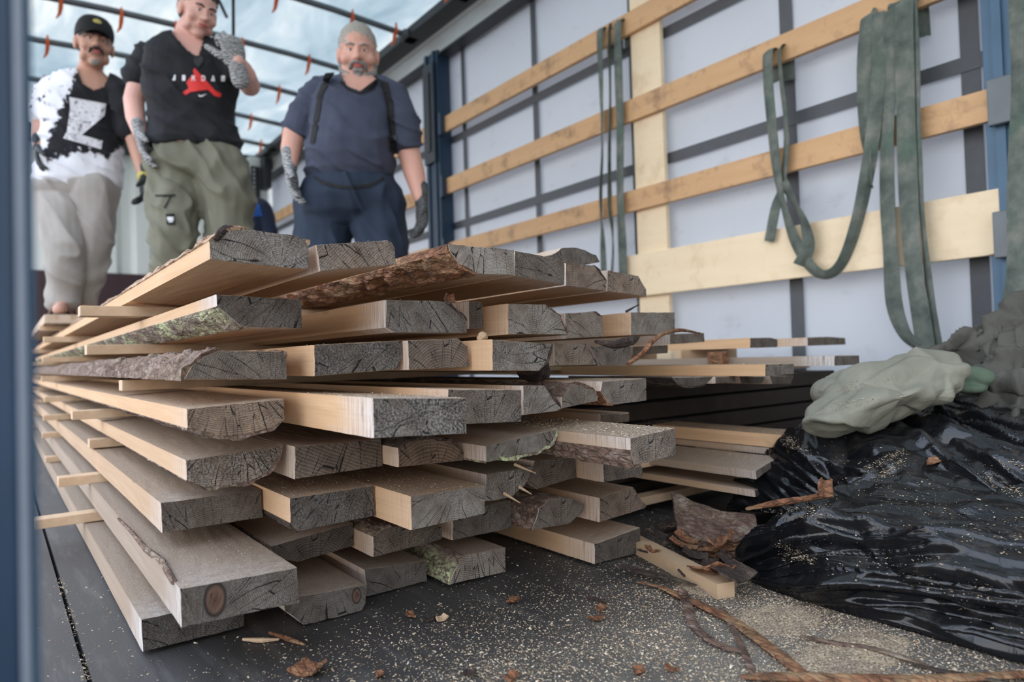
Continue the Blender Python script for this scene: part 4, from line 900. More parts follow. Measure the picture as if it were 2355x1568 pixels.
spill([((1775, 1245), (1868, 1288)), ((1800, 1275), (1870, 1292)), ((1985, 1085), (2078, 1035)), ((2020, 1100), (2080, 1060))], 9, 900, PS, 'sawdust caught in the folds of the black plastic')
spill([((2265, 1095), (2355, 1140)), ((1800, 1000), (1850, 1050)), ((1860, 1185), (1940, 1205)), ((2260, 1060), (2355, 1075)), ((1740, 1180), (1900, 1165))], 12, 800, PS, 'sawdust sprinkled along upper creases of the black plastic')
spill([((1900, 940), (2080, 915)), ((1920, 900), (2100, 860))], 10, 350, ['canvas_bundle'], 'sawdust crumbs on the green canvas bundle')
spill([((1750, 1200), (2355, 1400)), ((1850, 1050), (2355, 1250))], 60, 900, PS, 'fine sawdust specks spread over the black plastic')

# ================================================================== PEOPLE
def hand(mb, w, d, pn, s, curl=.35, size=1.0, spread=.12):
    """w wrist, d finger direction, pn palm normal, s thumb side"""
    w = Vector(w); d = Vector(d).normalized(); pn = Vector(pn); pn = (pn-d*pn.dot(d)).normalized(); sd_ = d.cross(pn)*s; k = size
    Mx = Matrix((sd_, d, pn)).transposed()
    mb.tube([w-d*.05*k, w], [.033*k, .030*k], 12, (pn, .8)); mb.ell(w+d*.048*k, (.042*k, .058*k, .018*k), Mx, 16, 10); mb.ell(w+d*.075*k, (.042*k, .026*k, .015*k), Mx)
    mb.ell(w+d*.03*k+sd_*.024*k+pn*.006*k, (.020*k, .034*k, .018*k), Mx)
    for i, (o_, L_) in enumerate(((.031, .070), (.011, .080), (-.010, .074), (-.030, .058))):
        b = w+d*(.088-.008*abs(i-1))*k+sd_*o_*k; P = [b-d*.025*k, b]; a = 0; dd = (d+sd_*spread*(1.5-i)*.8).normalized()
        for j, (f, c_) in enumerate(((.45, .6), (.31, 1.0), (.24, .8))):
            a += curl*c_*(1+.12*i); v = dd*cos(a)+pn*sin(a); P.append(P[-1]+v*L_*f*k)
        mb.tube(P, [.0105*k, .0108*k, .0105*k, .0098*k, .0085*k], 9)
    P = [w+d*.018*k+sd_*.020*k]; v = (d*.55+sd_*.75+pn*.30).normalized(); P.append(P[-1]+v*.040*k); v = (v+d*.5+pn*curl*.5).normalized(); P.append(P[-1]+v*.032*k); v = (v+d*.3+pn*curl*.6).normalized(); P.append(P[-1]+v*.026*k)
    mb.tube(P, [.014*k, .0135*k, .012*k, .0095*k], 9); return mb
def soften(vs, ns, amp, sc, seed, ridge_=True):
    out = []
    for p, n in zip(vs, ns):
        a = nz(p.x*sc[0]+seed, p.y*sc[1], p.z*sc[2]); b = nz(p.x*sc[0]*2.3, p.y*sc[1]*2.3+seed, p.z*sc[2]*2.1)
        q = p.z*sc[2]*1.7+(p.x-p.y)*sc[0]*.8; c = max(0, 1-abs(nz(q+.6*a, (p.x+p.y)*sc[0]*.5, seed+5))*3.2)**2
        out.append(p+n*amp*((1-abs(a)*2.6)*.6+b*.5+c*1.1-.5))
    return out
def inpoly(x, y, poly):
    c = False; n = len(poly)
    for i in range(n):
        x1, y1 = poly[i]; x2, y2 = poly[i-1]
        if (y1 > y) != (y2 > y) and x < (x2-x1)*(y-y1)/(y2-y1)+x1: c = not c
    return c
def garment(name, mb, vox, it, mat, parent, amp=.006, sc=(9, 9, 6), seed=1, cut=None, label=None):
    vs, ns, fs = fuse(mb, vox, it); out = soften(vs, ns, amp, sc, seed)
    if cut:
        px_ = [pix(p)[:2] for p in out]; keep = []
        for f in fs:
            cx_ = sum(px_[i][0] for i in f)/len(f); cy_ = sum(px_[i][1] for i in f)/len(f); nf = sum((ns[i] for i in f), Vector())
            if inpoly(cx_, cy_, cut): continue
            keep.append(f)
        fs = keep
    o = ob(name, out, fs, M[mat], parent, None, True)
    if label: o['label'] = label
    return o
def bvh_of(o):
    off = worldloc(o); me = o.data; return BVHTree.FromPolygons([v.co+off for v in me.vertices], [tuple(p.vertices) for p in me.polygons])
def decal(name, polys, tgt, mat, parent, lift=.004, label=None, sub=.012, scale=None):
    bv = bvh_of(tgt); vs = []; fs = []
    for poly in polys:
        bm = bmesh.new(); vv = [bm.verts.new((x, y, 0)) for x, y in poly]; f = bm.faces.new(vv); bmesh.ops.triangulate(bm, faces=[f])
        for _ in range(3):
            ed = [e for e in bm.edges if e.calc_length() > 6]
            if not ed: break
            bmesh.ops.subdivide_edges(bm, edges=ed, cuts=1); bmesh.ops.triangulate(bm, faces=[f for f in bm.faces if len(f.verts) > 3])
        bm.verts.index_update(); b = len(vs); pos = []
        for v in bm.verts:
            d = ray(v.co.x, v.co.y).normalized(); h = bv.ray_cast(CAM, d); pos.append((d, (h[0]-CAM).length if h[0] else None))
        good = [p[1] for p in pos if p[1]]; med = sorted(good)[len(good)//2] if good else 3
        for d, t_ in pos: vs.append(CAM+d*((t_ if t_ and abs(t_-med) < .12 else med)-lift))
        fs += [tuple(v.index+b for v in f.verts) for f in bm.faces]; bm.free()
    o = ob(name, vs, fs, M[mat], parent)
    if label: o['label'] = label
    return o
def headframe(yaw, pitch, roll=0):
    f = Matrix.Rotation(yaw, 3, 'Z') @ (-F0); x = Matrix.Rotation(yaw, 3, 'Z') @ R0
    f2 = (f*cos(pitch)-U0*sin(pitch)); u = (U0*cos(pitch)+f*sin(pitch)); Rm = Matrix.Rotation(roll, 3, f2); return Rm @ x, f2, Rm @ u
def headprims(mb, c, fr, s, fat=1.0):
    x, f, u = fr; Mx = Matrix((x, f, u)).transposed()
    def E(o, r, k=1): mb.ell(Vector(c)+x*o[0]*s+f*o[1]*s+u*o[2]*s, tuple(a*s for a in r), Mx, 18, 12)
    E((0, -.012, .035), (.076, .094, .094)); E((0, .012, -.045), (.060*fat, .066, .060)); E((0, .048, -.088), (.028*fat, .026, .022)); E((0, .028, -.010), (.066, .066, .062))
    E((0, .074, .028), (.052, .018, .011)); E((0, .086, .006), (.0105, .018, .028)); E((0, .100, -.020), (.0155, .019, .013)); E((-.012, .092, -.022), (.009, .012, .009)); E((.012, .092, -.022), (.009, .012, .009))
    for q in (-1, 1):
        E((q*.040*fat, .054, -.022), (.026, .028, .026)); E((q*.078, -.008, -.004), (.009, .022, .032)); E((q*.083, -.016, .004), (.006, .018, .026)); E((q*.045*fat, .02, -.062), (.022, .04, .026))
        E((q*.027, .066, .008), (.017, .018, .013))
    E((0, .078, -.050), (.026, .014, .014))
def facebits(root, c, fr, s, brow='hair_dark', pitchopen=1):
    x, f, u = fr; Mx = Matrix((x, f, u)).transposed(); P = lambda o: Vector(c)+x*o[0]*s+f*o[1]*s+u*o[2]*s
    for q in (-1, 1):
        e = MB().ell(P((q*.028, .0755, .008)), (.0125*s, .010*s, .0058*s), Mx, 14, 8).build('eye', M['eye_white'], root, smooth=True)
        MB().ell(P((q*.027, .0835, .0075)), (.0052*s, .003*s, .005*s), Mx, 10, 6).build('iris', M['eye_dark'], e, smooth=True)
        MB().tube([P((q*.011, .090, .026)), P((q*.026, .091, .032)), P((q*.046, .078, .028))], [.0035*s, .0048*s, .0028*s], 8).build('eyebrow', M[brow], root, smooth=True)
        MB().tube([P((q*.014, .083, .0125)), P((q*.028, .086, .0165)), P((q*.042, .075, .012))], [.0025*s, .0032*s, .0022*s], 7).build('eyelid', root_skin[0], root, smooth=True)
    MB().tube([P((-.022, .086, -.0515)), P((-.008, .0935, -.0475)), P((0, .094, -.049)), P((.008, .0935, -.0475)), P((.022, .086, -.0515))], [.002*s, .0042*s, .004*s, .0042*s, .002*s], 8).ell(P((0, .091, -.0555)), (.015*s, .005*s, .0045*s), Mx).build('lips', M['lips'], root, smooth=True)
root_skin = [None]
def bodyparts(root, skin, head, fr, s, neck, torso, arms, legs, A, Bv, fat=1, feet=True, vox=.0058, hands_bare=False):
    mb = MB(); headprims(mb, head, fr, s, fat); x, f, u = fr
    mb.tube([Vector(head)-u*.04*s-f*.012*s, Vector(neck)+U0*.03, Vector(neck)-U0*.02], [.058*s*fat, .060*fat, .066*fat], 14)
    mb.loft([(c, rx-.016, ry-.016) for c, rx, ry in torso], A, Bv)
    for arm in arms:
        P = [a[0] for a in arm]; mb.tube(P, [a[1] for a in arm], 14)
    for leg in legs: mb.tube([a[0] for a in leg], [a[1]-.014 for a in leg], 14)
    if feet:
        for leg in legs:
            a = leg[-1][0]; mb.tube([a+Bv*-.03-U0*.03, a+Bv*.06-U0*.045, a+Bv*.15-U0*.058], [.040, .040, .028], 12)
    vs, ns, fs = fuse(mb, vox, 2, .45)
    return ob('body', vs, fs, M[skin], root, None, True)

# ---------------- man with white beard, grey-blue T-shirt and braces (in front of the wall)
Z3 = 2.85
def P3(x, y, dz=0): return J(x, y, Z3+dz)
base = P3(812, 560); base.z = 0
root = empty('person', base); tag(root, 'grey-bearded man in dark blue T-shirt with black braces, navy trousers and knit gloves', 'person')
A3 = Matrix.Rotation(.18, 3, 'Z') @ R0; B3 = Matrix.Rotation(.18, 3, 'Z') @ -F0; fr = headframe(.20, .22); hc = P3(823, 130)-B3*.0; root_skin[0] = M['skin']; s3 = 1.0
tors = [(P3(824, 172), .07, .07), (P3(823, 186), .10, .085), (P3(820, 203), .15, .105), (P3(817, 232), .172, .125), (P3(814, 270), .170, .145), (P3(810, 310), .172, .170), (P3(806, 345), .180, .190), (P3(806, 378), .182, .190), (P3(806, 405), .178, .17), (P3(806, 424), .160, .14)]
armL = [(P3(732, 218), .045), (P3(692, 268), .052), (P3(678, 305, -.03), .048), (P3(670, 345, -.07), .043), (P3(668, 378, -.10), .030)]
armR = [(P3(898, 222), .045), (P3(926, 278), .052), (P3(935, 330, .02), .048), (P3(952, 395, -.02), .045), (P3(968, 455, -.05), .031)]
z0 = lambda p, z: Vector((p.x, p.y, z))
hipL, hipR = P3(752, 470), P3(862, 470)
kL, kR = P3(742, 640, -.04), P3(882, 640, -.04); aL, aR = z0(kL-B3*.02, .09), z0(kR-B3*.02, .09)
legs3 = [[(hipL, .115), (P3(745, 550), .105), (kL, .080), ((kL+aL)/2-B3*.02, .075), (aL, .062)], [(hipR, .115), (P3(878, 550), .105), (kR, .080), ((kR+aR)/2-B3*.02, .075), (aR, .062)]]
bodyparts(root, 'skin', hc, fr, s3, P3(822, 192), tors, [armL, armR], legs3, A3, B3, 1.12)
facebits(root, hc, fr, s3, 'beard_grey')
mb = MB().loft(tors[1:], A3, B3, 26)
mb.tube([P3(765, 202), P3(730, 218), P3(704, 262), P3(690, 298, -.02)], [.058, .068, .070, .072], 16); mb.tube([P3(872, 206), P3(902, 222), P3(926, 275), P3(934, 325, .01)], [.058, .066, .070, .070], 16)
sh3 = garment('t_shirt', mb, .0058, 3, 'shirt_blue', root, .010, (6, 6, 6), 3, cut=[(782, 150), (786, 178), (800, 198), (826, 209), (852, 202), (866, 184), (868, 150)])
mb = MB().loft([(P3(806, 408), .165, .15), (P3(806, 428), .185, .165), (P3(808, 460), .205, .165), (P3(808, 495), .208, .14), (P3(808, 518), .17, .09)], A3, B3, 26)
for leg in legs3: mb.tube([a[0] for a in leg], [a[1]+.008 for a in leg], 16)
pn3 = garment('trousers', mb, .0065, 10, 'trousers_navy', root, .013, (8, 8, 4), 5)
collar = decal('collar', [[(783, 172), (787, 184), (800, 200), (826, 211), (853, 204), (865, 190), (869, 178), (872, 182), (868, 196), (855, 209), (827, 217), (797, 206), (781, 190)][1:]], sh3, 'black_cloth', root, .004)
decal('brace', [[(748, 168), (770, 166), (742, 215), (728, 300), (722, 330), (712, 330), (718, 290), (730, 215)]], sh3, 'black_cloth', root, .007)
bR = decal('brace', [[(872, 182), (893, 190), (903, 240), (908, 300), (912, 345), (896, 350), (895, 300), (888, 240)]], sh3, 'black_cloth', root, .007)
decal('buckle', [[(896, 312), (911, 311), (912, 322), (897, 323)]], sh3, 'black_metal', bR, .011)
decal('waistband', [[(722, 402), (745, 416), (780, 425), (810, 427), (848, 423), (882, 405), (884, 411), (850, 430), (810, 434), (778, 432), (742, 423), (720, 409)]], pn3, 'black_cloth', root, .006)
x, f, u = fr; Mx = Matrix((x, f, u)).transposed(); PH = lambda o: hc+x*o[0]+f*o[1]+u*o[2]
mb = MB().ell(PH((0, -.020, .046)), (.0785, .097, .0925), Mx, 24, 16).ell(PH((0, -.045, .02)), (.080, .075, .085), Mx, 20, 14)
vs, ns, fs = fuse(mb, .005, 1); ob('hair', soften(vs, ns, .003, (60, 60, 60), 2), fs, M['hair_grey'], root, None, True)
mb = MB().ell(PH((0, .052, -.096)), (.036, .034, .032), Mx).tube([PH((-.068, .012, -.035)), PH((-.060, .035, -.070)), PH((-.030, .062, -.095)), PH((0, .072, -.102)), PH((.030, .062, -.095)), PH((.060, .035, -.070)), PH((.068, .012, -.035))], [.010, .018, .024, .026, .024, .018, .010], 12)
mb.tube([PH((-.034, .078, -.062)), PH((-.024, .090, -.042)), PH((0, .097, -.037)), PH((.024, .090, -.042)), PH((.034, .078, -.062))], [.007, .0075, .0075, .0075, .007], 9).tube([PH((-.012, .088, -.070)), PH((.012, .088, -.070))], .010, 9)
vs, ns, fs = fuse(mb, .004, 1); ob('beard', soften(vs, ns, .003, (70, 70, 70), 2), fs, M['beard_grey'], root, None, True)
def glove(root, w, d, pn, s, mat, curl=.35, size=1.12, vox=.0036, sub=None):
    mb = MB(); hand(mb, w, d, pn, s, curl, size); vs, ns, fs = fuse(mb, vox, 1); return ob('glove', vs, fs, M[mat], root, None, True)
wl = P3(668, 382, -.10); glove(root, wl, (P3(676, 450, -.13)-wl), A3*1+B3*.3, 1, 'glove_knit', .30)
wr = P3(969, 462, -.05); glove(root, wr, (P3(972, 530, -.08)-wr), -A3*1+B3*.4, -1, 'glove_knit_dark', .40)
for leg in legs3:
    a = leg[-1][0]; MB().tube([Vector((a.x, a.y, .045))-B3*.04, Vector((a.x, a.y, .045))+B3*.08, Vector((a.x, a.y, .038))+B3*.18], [.045, .048, .036], 14).build('boot', M['rubber_black'], root, smooth=True)

# ---------------- young man in black T-shirt and olive cargo trousers (middle)
Z2 = 3.22
def P2(x, y, dz=0): return J(x, y, Z2+dz)
base = P2(450, 560); base.z = .568
root = empty('person', base); tag(root, 'young man in black T-shirt and olive cargo trousers, gloved fist raised to his shoulder', 'person')
A2 = (Matrix.Rotation(.38, 3, 'Z') @ R0); B2 = (Matrix.Rotation(.38, 3, 'Z') @ -F0); fr = headframe(.80, .38, -.08); hc = P2(456, 31, -.06); root_skin[0] = M['skin_pale']; s2 = .99
tors = [(P2(437, 72), .07, .07), (P2(437, 90), .11, .085), (P2(436, 108), .165, .10), (P2(436, 142), .195, .12), (P2(438, 190), .205, .13), (P2(440, 235), .19, .125), (P2(443, 280), .185, .12), (P2(448, 312), .200, .138), (P2(451, 332), .205, .142), (P2(453, 344), .195, .13)]
armL = [(P2(345, 134), .045), (P2(324, 180), .052), (P2(308, 232, -.02), .046), (P2(312, 270, -.06), .043), (P2(322, 308, -.10), .030)]
armR = [(P2(518, 136), .045), (P2(556, 165, -.03), .054), (P2(575, 198, -.08), .046), (P2(566, 172, -.20), .042), (P2(546, 142, -.28), .031)]
hipL, hipR = P2(408, 375), P2(505, 385)
kL, kR = P2(400, 545, -.10), P2(528, 560, -.02); aL, aR = z0(kL-B2*.05, .65), z0(kR-B2*.05, .65)
legs2 = [[(hipL, .118), (P2(404, 460, -.05), .105), (kL, .085), ((kL+aL)/2, .078), (aL, .065)], [(hipR, .120), (P2(525, 470), .110), (kR, .088), ((kR+aR)/2, .080), (aR, .066)]]
bodyparts(root, 'skin_pale', hc, fr, s2, P2(437, 85), tors, [armL, armR], legs2, A2, B2, 1.05, feet=False)
facebits(root, hc, fr, s2)
mb = MB().loft(tors[1:], A2, B2, 26)
mb.tube([P2(375, 118), P2(345, 130), P2(328, 160), P2(322, 180)], [.060, .070, .072, .074], 16); mb.tube([P2(495, 118), P2(522, 132), P2(548, 162, -.03)], [.060, .068, .066], 16)
sh2 = garment('t_shirt', mb, .0058, 3, 'shirt_black', root, .012, (6, 6, 6), 7, cut=[(392, 60), (398, 78), (430, 115), (455, 132), (462, 112), (470, 85), (470, 60)])
mb = MB().loft([(P2(452, 330), .165, .11), (P2(453, 352), .19, .135), (P2(455, 385), .225, .145), (P2(458, 408), .215, .13), (P2(458, 428), .17, .08)], A2, B2, 26)
for leg in legs2: mb.tube([a[0] for a in leg], [a[1]+.012 for a in leg], 16)
mb.ell(P2(372, 500, -.08), (.035, .06, .10), Matrix((A2, B2, U0)).transposed())
pn2 = garment('trousers', mb, .0065, 10, 'trousers_olive', root, .018, (8, 8, 5), 2)
c1 = lambda pts: [(x/2.063, y/2.063) for x, y in pts]
decal('zip', [c1([(735, 924), (832, 921), (832, 930), (735, 932)]), c1([(806, 930), (814, 930), (785, 988), (776, 985)])], pn2, 'black_cloth', root, .006)
pt = decal('leg_patch', [c1([(786, 1013), (828, 1013), (832, 1066), (790, 1066)])], pn2, 'black_cloth', root, .006)
decal('patch_print', [c1([(792, 1030), (824, 1029), (825, 1036), (793, 1037)]), c1([(794, 1040), (824, 1039), (824, 1045), (795, 1046)]), c1([(800, 1050), (820, 1049), (820, 1053), (801, 1054)])], pn2, 'decal_white', pt, .009)
fig = [c1([(925, 322), (935, 335), (946, 372), (962, 388), (1002, 408), (1022, 430), (1052, 445), (1045, 462), (1018, 455), (985, 425), (958, 418), (925, 415), (905, 436), (880, 451), (867, 438), (895, 418), (905, 395), (884, 392), (897, 372), (908, 362), (914, 382), (925, 378), (920, 350), (916, 332)])]
lg = decal('printed_emblem', fig, sh2, 'decal_red', root, .004, 'red leaping figure printed on the black shirt')
def text_polys(txt, x0, y0, h_, w_):
    """block capitals made of strokes, in photo pixels"""
    G_ = {'J': [[(.6, 0), (.9, 0), (.9, .8), (.7, 1), (.2, 1), (.05, .8), (.3, .7), (.35, .8), (.6, .8)]], 'O': [[(.1, .0), (.9, 0), (.9, 1), (.1, 1), (.1, .82), (.65, .82), (.65, .18), (.35, .18), (.35, .8), (.1, .8)]],
          'R': [[(.05, 0), (.3, 0), (.3, 1), (.05, 1)], [(.3, 0), (.8, 0), (.95, .3), (.8, .55), (.3, .55), (.3, .4), (.65, .4), (.65, .18), (.3, .18)], [(.45, .55), (.7, .55), (.98, 1), (.7, 1)]],
          'D': [[(.05, 0), (.3, 0), (.3, 1), (.05, 1)], [(.3, 0), (.7, 0), (.95, .25), (.95, .75), (.7, 1), (.3, 1), (.3, .82), (.62, .82), (.68, .7), (.68, .3), (.62, .18), (.3, .18)]],
          'A': [[(.35, 0), (.65, 0), (1, 1), (.75, 1), (.5, .3), (.25, 1), (0, 1)], [(.3, .6), (.7, .6), (.75, .78), (.25, .78)]], 'N': [[(.05, 1), (.05, 0), (.35, 0), (.7, .55), (.7, 0), (.95, 0), (.95, 1), (.65, 1), (.3, .45), (.3, 1)]]}
    out = []; n = len(txt)
    for i, ch in enumerate(txt):
        ox = x0+i*(w_/(n-1)) if n > 1 else x0
        for p in G_[ch]: out.append([(ox+a*h_*.75, y0+b*h_-(i*.0)) for a, b in p])
    return out
for i, ch in enumerate('JORDAN'):
    decal('printed_letter', text_polys(ch, 395+i*22.6, 172+i*.4, 13, 0), sh2, 'decal_white', root, .0042)
decal('printed_tick', [c1([(940, 448), (952, 453), (983, 444), (958, 459), (944, 458)])], sh2, 'decal_white', root, .0042, 'small white tick printed on the shirt')
decal('sunglasses', [c1([(918, 262), (960, 268), (962, 292), (940, 322), (922, 300)])], sh2, 'black_metal', root, .012)
x, f, u = fr; Mx = Matrix((x, f, u)).transposed(); PH2 = lambda o: hc+(x*o[0]+f*o[1]+u*o[2])*s2
mb = MB().ell(PH2((0, -.024, .055)), (.081*s2, .097*s2, .094*s2), Mx, 24, 16).ell(PH2((0, -.045, .02)), (.080*s2, .075*s2, .085*s2), Mx, 20, 14)
vs, ns, fs = fuse(mb, .005, 1); ob('hair', soften(vs, ns, .003, (60, 60, 60), 2), fs, M['hair_dark'], root, None, True)
wl = P2(323, 312, -.10); glove(root, wl, (P2(338, 380, -.14)-wl), A2*1+B2*.2, 1, 'glove_knit', .28, 1.15)
wr = P2(545, 150, -.28); glove(root, wr, (P2(533, 100, -.30)-wr), -B2-A2*.25, 1, 'glove_knit', 1.15, 1.2)
for leg in legs2:
    a = leg[-1][0]; MB().tube([Vector((a.x, a.y, .615))-B2*.04, Vector((a.x, a.y, .615))+B2*.08, Vector((a.x, a.y, .606))+B2*.18], [.044, .048, .036], 14).build('shoe', M['rubber_black'], root, smooth=True)

# ---------------- man with cap and moustache (left)
Z1 = 3.6; ZF = .652
def P1(x, y, dz=0): return J(x, y, Z1+dz)
base = P1(165, 700); base.z = ZF-.006
root = empty('person', base); tag(root, 'man with black cap and moustache, black-and-white splashed T-shirt and beige trousers, far left', 'person')
A1 = (Matrix.Rotation(.45, 3, 'Z') @ R0); B1 = (Matrix.Rotation(.45, 3, 'Z') @ -F0); fr = headframe(.66, .08, -.04); hc = P1(217, 106, -.05); root_skin[0] = M['skin_tan']; s1 = 1.06
tors = [(P1(208, 158), .065, .07), (P1(206, 172), .10, .08), (P1(203, 188), .16, .095), (P1(199, 218), .19, .115), (P1(196, 260), .19, .115), (P1(192, 310), .195, .12), (P1(188, 355), .195, .125), (P1(182, 395), .205, .13), (P1(178, 420), .205, .13), (P1(176, 435), .18, .11)]
armL = [(P1(122, 207), .042), (P1(100, 240), .048), (P1(92, 275, -.02), .040), (P1(88, 310, -.08), .036), (P1(86, 335, -.12), .028)]
armR = [(P1(278, 214), .042), (P1(292, 255), .047), (P1(304, 305, .02), .042), (P1(318, 355, -.02), .038), (P1(330, 402, -.06), .028)]
hipL, hipR = P1(130, 440), P1(215, 440)
kL, kR = P1(152, 570, -.14), P1(212, 575, -.02); aL, aR = z0(P1(146, 690, -.12), ZF+.09), z0(P1(196, 690, .04), ZF+.09)
legs1 = [[(hipL, .105), (P1(140, 500, -.08), .095), (kL, .078), ((kL+aL)/2, .075), (aL, .060)], [(hipR, .105), (P1(214, 505), .095), (kR, .076), ((kR+aR)/2, .072), (aR, .058)]]
bodyparts(root, 'skin_tan', hc, fr, s1, P1(208, 172), tors, [armL, armR], legs1, A1, B1, .95)
facebits(root, hc, fr, s1)
mb = MB().loft(tors[1:], A1, B1, 26)
mb.tube([P1(145, 190), P1(122, 204), P1(104, 235), P1(98, 262, -.02)], [.055, .066, .070, .070], 16); mb.tube([P1(255, 193), P1(280, 210), P1(292, 255), P1(298, 300, .02)], [.055, .066, .066, .066], 16)
sh1 = garment('t_shirt', mb, .0055, 3, 'shirt_splash', root, .012, (6, 6, 6), 11, cut=[(176, 140), (178, 165), (190, 192), (215, 207), (238, 200), (250, 178), (252, 140)])
off = worldloc(sh1); at = sh1.data.attributes.new('ink', 'FLOAT', 'POINT'); vals = []
for v in sh1.data.vertices:
    px_, py_, _ = pix(v.co+off); yb = 352+8*sin(px_*.06)+26*nz(px_*.05, 0, 3)
    a = (yb-py_)/70.0+.5; lft = (px_-(178-(py_-160)*.42))/55+.5; a = min(a, max(lft, .34 if py_ < 290 else lft)); vals.append(max(-.2, min(1.15, a)))
at.data.foreach_set('value', vals)
decal('printed_letter', [c1([(328, 460), (503, 492), (497, 548), (388, 640), (487, 668), (480, 708), (300, 655), (318, 622), (428, 532), (333, 512)])], sh1, 'decal_worn', root, .004, 'worn white letter printed on the shirt')
mb = MB().loft([(P1(176, 405), .17, .12), (P1(175, 430), .19, .13), (P1(173, 448), .185, .12), (P1(173, 466), .15, .08)], A1, B1, 24)
for leg in legs1: mb.tube([a[0] for a in leg], [a[1]+.010 for a in leg], 16)
garment('trousers', mb, .0065, 10, 'trousers_beige', root, .015, (6, 6, 3), 4)
x, f, u = fr; Mx = Matrix((x, f, u)).transposed(); PH1 = lambda o: hc+(x*o[0]+f*o[1]+u*o[2])*s1
cap_ = MB(); rg = []
for z, r_ in ((.038, 1.0), (.06, 1.02), (.085, .98), (.11, .87), (.13, .68), (.142, .42), (.147, .12)): rg.append((PH1((0, -.014, z)), .083*r_*s1, .102*r_*s1))
cap_.loft(rg, x, f, 28)
vs, ns, fs = fuse(cap_, .004, 1); cp_ = ob('cap', vs, fs, M['black_cloth'], root, None, True)
def brimf(a_, b_):
    t_ = (a_-.5)*2; y_ = .075+.012*(1-t_*t_)+b_*.072*sqrt(max(0, 1-t_*t_*.96)); return PH1((t_*.074*(1-.10*b_), y_-.03*t_*t_, .045-.020*t_*t_-.014*b_))
sheet('brim', brimf, ls(0, 1, 24), ls(0, 1, 10), M['black_cloth'], cp_, th=.004)
MB().ell(PH1((0, .078, .088)), (.021*s1, .008*s1, .019*s1), Mx, 16, 8).build('cap_emblem', M['emblem_gold'], cp_, smooth=True)
mb = MB().tube([PH1((-.030, .080, -.062)), PH1((-.024, .090, -.045)), PH1((0, .098, -.036)), PH1((.024, .090, -.045)), PH1((.030, .080, -.062))], [.004, .0075, .0085, .0075, .004], 9)
vs, ns, fs = fuse(mb, .0035, 1); ob('moustache', soften(vs, ns, .002, (80, 80, 80), 2), fs, M['hair_dark'], root, None, True)
mb = MB().ell(PH1((0, .062, -.096)), (.020, .014, .016), Mx); vs, ns, fs = fuse(mb, .0035, 1); ob('goatee', soften(vs, ns, .002, (80, 80, 80), 2), fs, M['beard_grey'], root, None, True)
mb = MB().ell(PH1((0, -.040, .015)), (.080*s1, .072*s1, .06*s1), Mx, 20, 14); vs, ns, fs = fuse(mb, .005, 1); ob('hair', vs, fs, M['hair_dark'], root, None, True)
wl = P1(86, 340, -.12); glove(root, wl, (P1(92, 400, -.15)-wl), A1, 1, 'rubber_black', .4, 1.0)
wr = P1(331, 408, -.06); gl = glove(root, wr, (P1(330, 480, -.10)-wr), -A1+B1*.2, -1, 'rubber_black', .42, 1.08)
MB().tube([wr-U0*-.002, wr+U0*.006], .034, 14).build('glove_cuff', M['emblem_gold'], gl)
for leg in legs1:
    a = leg[-1][0]; c = Vector((a.x, a.y, ZF)); sdl = MB()
    rgs = [(c-B1*.06+U0*.008, .034, .010)]
    Mz = Matrix((A1, B1, U0)).transposed(); sdl.ell(c+B1*.055+U0*.006, (.048, .135, .011), Mz, 20, 8); s_o = sdl.build('sandal', M['rubber_black'], root, smooth=True)
    MB().tube([c+B1*.09-A1*.045+U0*.015, c+B1*.09-A1*.02+U0*.06, c+B1*.09+A1*.02+U0*.06, c+B1*.09+A1*.045+U0*.015], .010, 8, (B1, 2.4)).build('sandal_strap', M['leather_brown'], s_o, smooth=True)

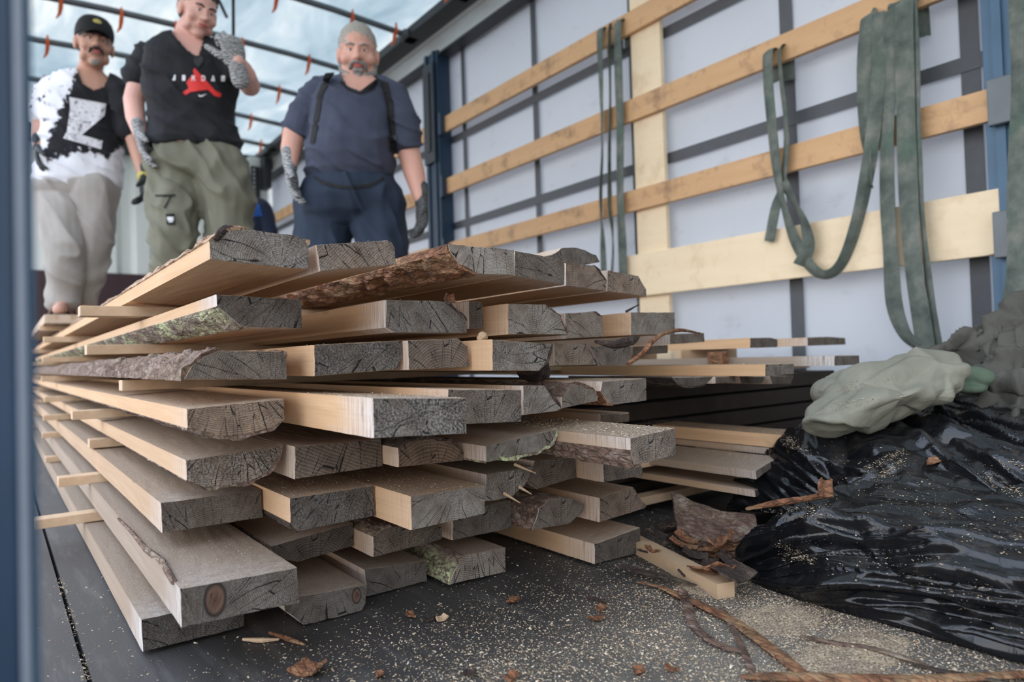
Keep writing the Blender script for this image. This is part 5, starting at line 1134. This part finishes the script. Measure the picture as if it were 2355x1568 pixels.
# ---------------- person in a blue jacket far behind
Z4 = 5.4
def P4(x, y, dz=0): return J(x, y, Z4+dz)
base = P4(560, 700); base.z = 0
root = empty('person', base); tag(root, 'mostly hidden person in navy and bright blue jacket, behind the man in olive trousers', 'person')
A4, B4 = R0.copy(), -F0.copy(); fr = headframe(-.8, .5); hc = P4(528, 432)
tors = [(P4(545, 448), .08, .08), (P4(552, 460), .15, .11), (P4(556, 485), .20, .13), (P4(556, 540), .20, .14), (P4(552, 600), .18, .14), (P4(550, 640), .17, .12)]
armL = [(P4(500, 480), .06), (P4(490, 540), .05), (P4(495, 600, -.1), .034)]; armR = [(P4(600, 480), .06), (P4(618, 535), .05), (P4(600, 600, -.1), .034)]
kl = []
for q in (525, 585):
    h_ = P4(q, 650); k_ = z0(h_, .50)+B4*.04; a_ = z0(h_, .08); kl.append([(h_, .10), (k_, .075), (a_, .055)])
root_skin[0] = M['skin']; bodyparts(root, 'skin', hc, fr, 1.0, P4(540, 458), tors, [armL, armR], kl, A4, B4, vox=.009); facebits(root, hc, fr, 1.0)
mb = MB().loft(tors[1:], A4, B4, 22)
for arm in (armL, armR): mb.tube([a[0] for a in arm], [a[1]+.022 for a in arm], 14)
jk = garment('jacket', mb, .009, 2, 'jacket_navy', root, .008, (7, 7, 5), 2)
decal('shoulder_patch', [[(572, 462), (596, 470), (604, 496), (578, 499)]], jk, 'patch_blue', root, .012, 'bright blue shoulder panel', sub=.03)
mb = MB().loft([(P4(550, 630), .17, .12), (P4(552, 665), .18, .13)], A4, B4, 20)
for leg in kl: mb.tube([a[0] for a in leg], [a[1]+.01 for a in leg], 12)
garment('trousers', mb, .009, 2, 'jacket_navy', root, .008, (7, 7, 5), 3)
vs, ns, fs = fuse(MB().ell(hc-fr[1]*.024+fr[2]*.052, (.081, .098, .094), Matrix(fr).transposed(), 20, 14), .007, 1); ob('hair', vs, fs, M['hair_dark'], root, None, True)
for leg in kl:
    a = leg[-1][0]; MB().tube([Vector((a.x, a.y, .045))-B4*.04, Vector((a.x, a.y, .045))+B4*.08, Vector((a.x, a.y, .038))+B4*.18], [.045, .048, .036], 12).build('boot', M['rubber_black'], root, smooth=True)
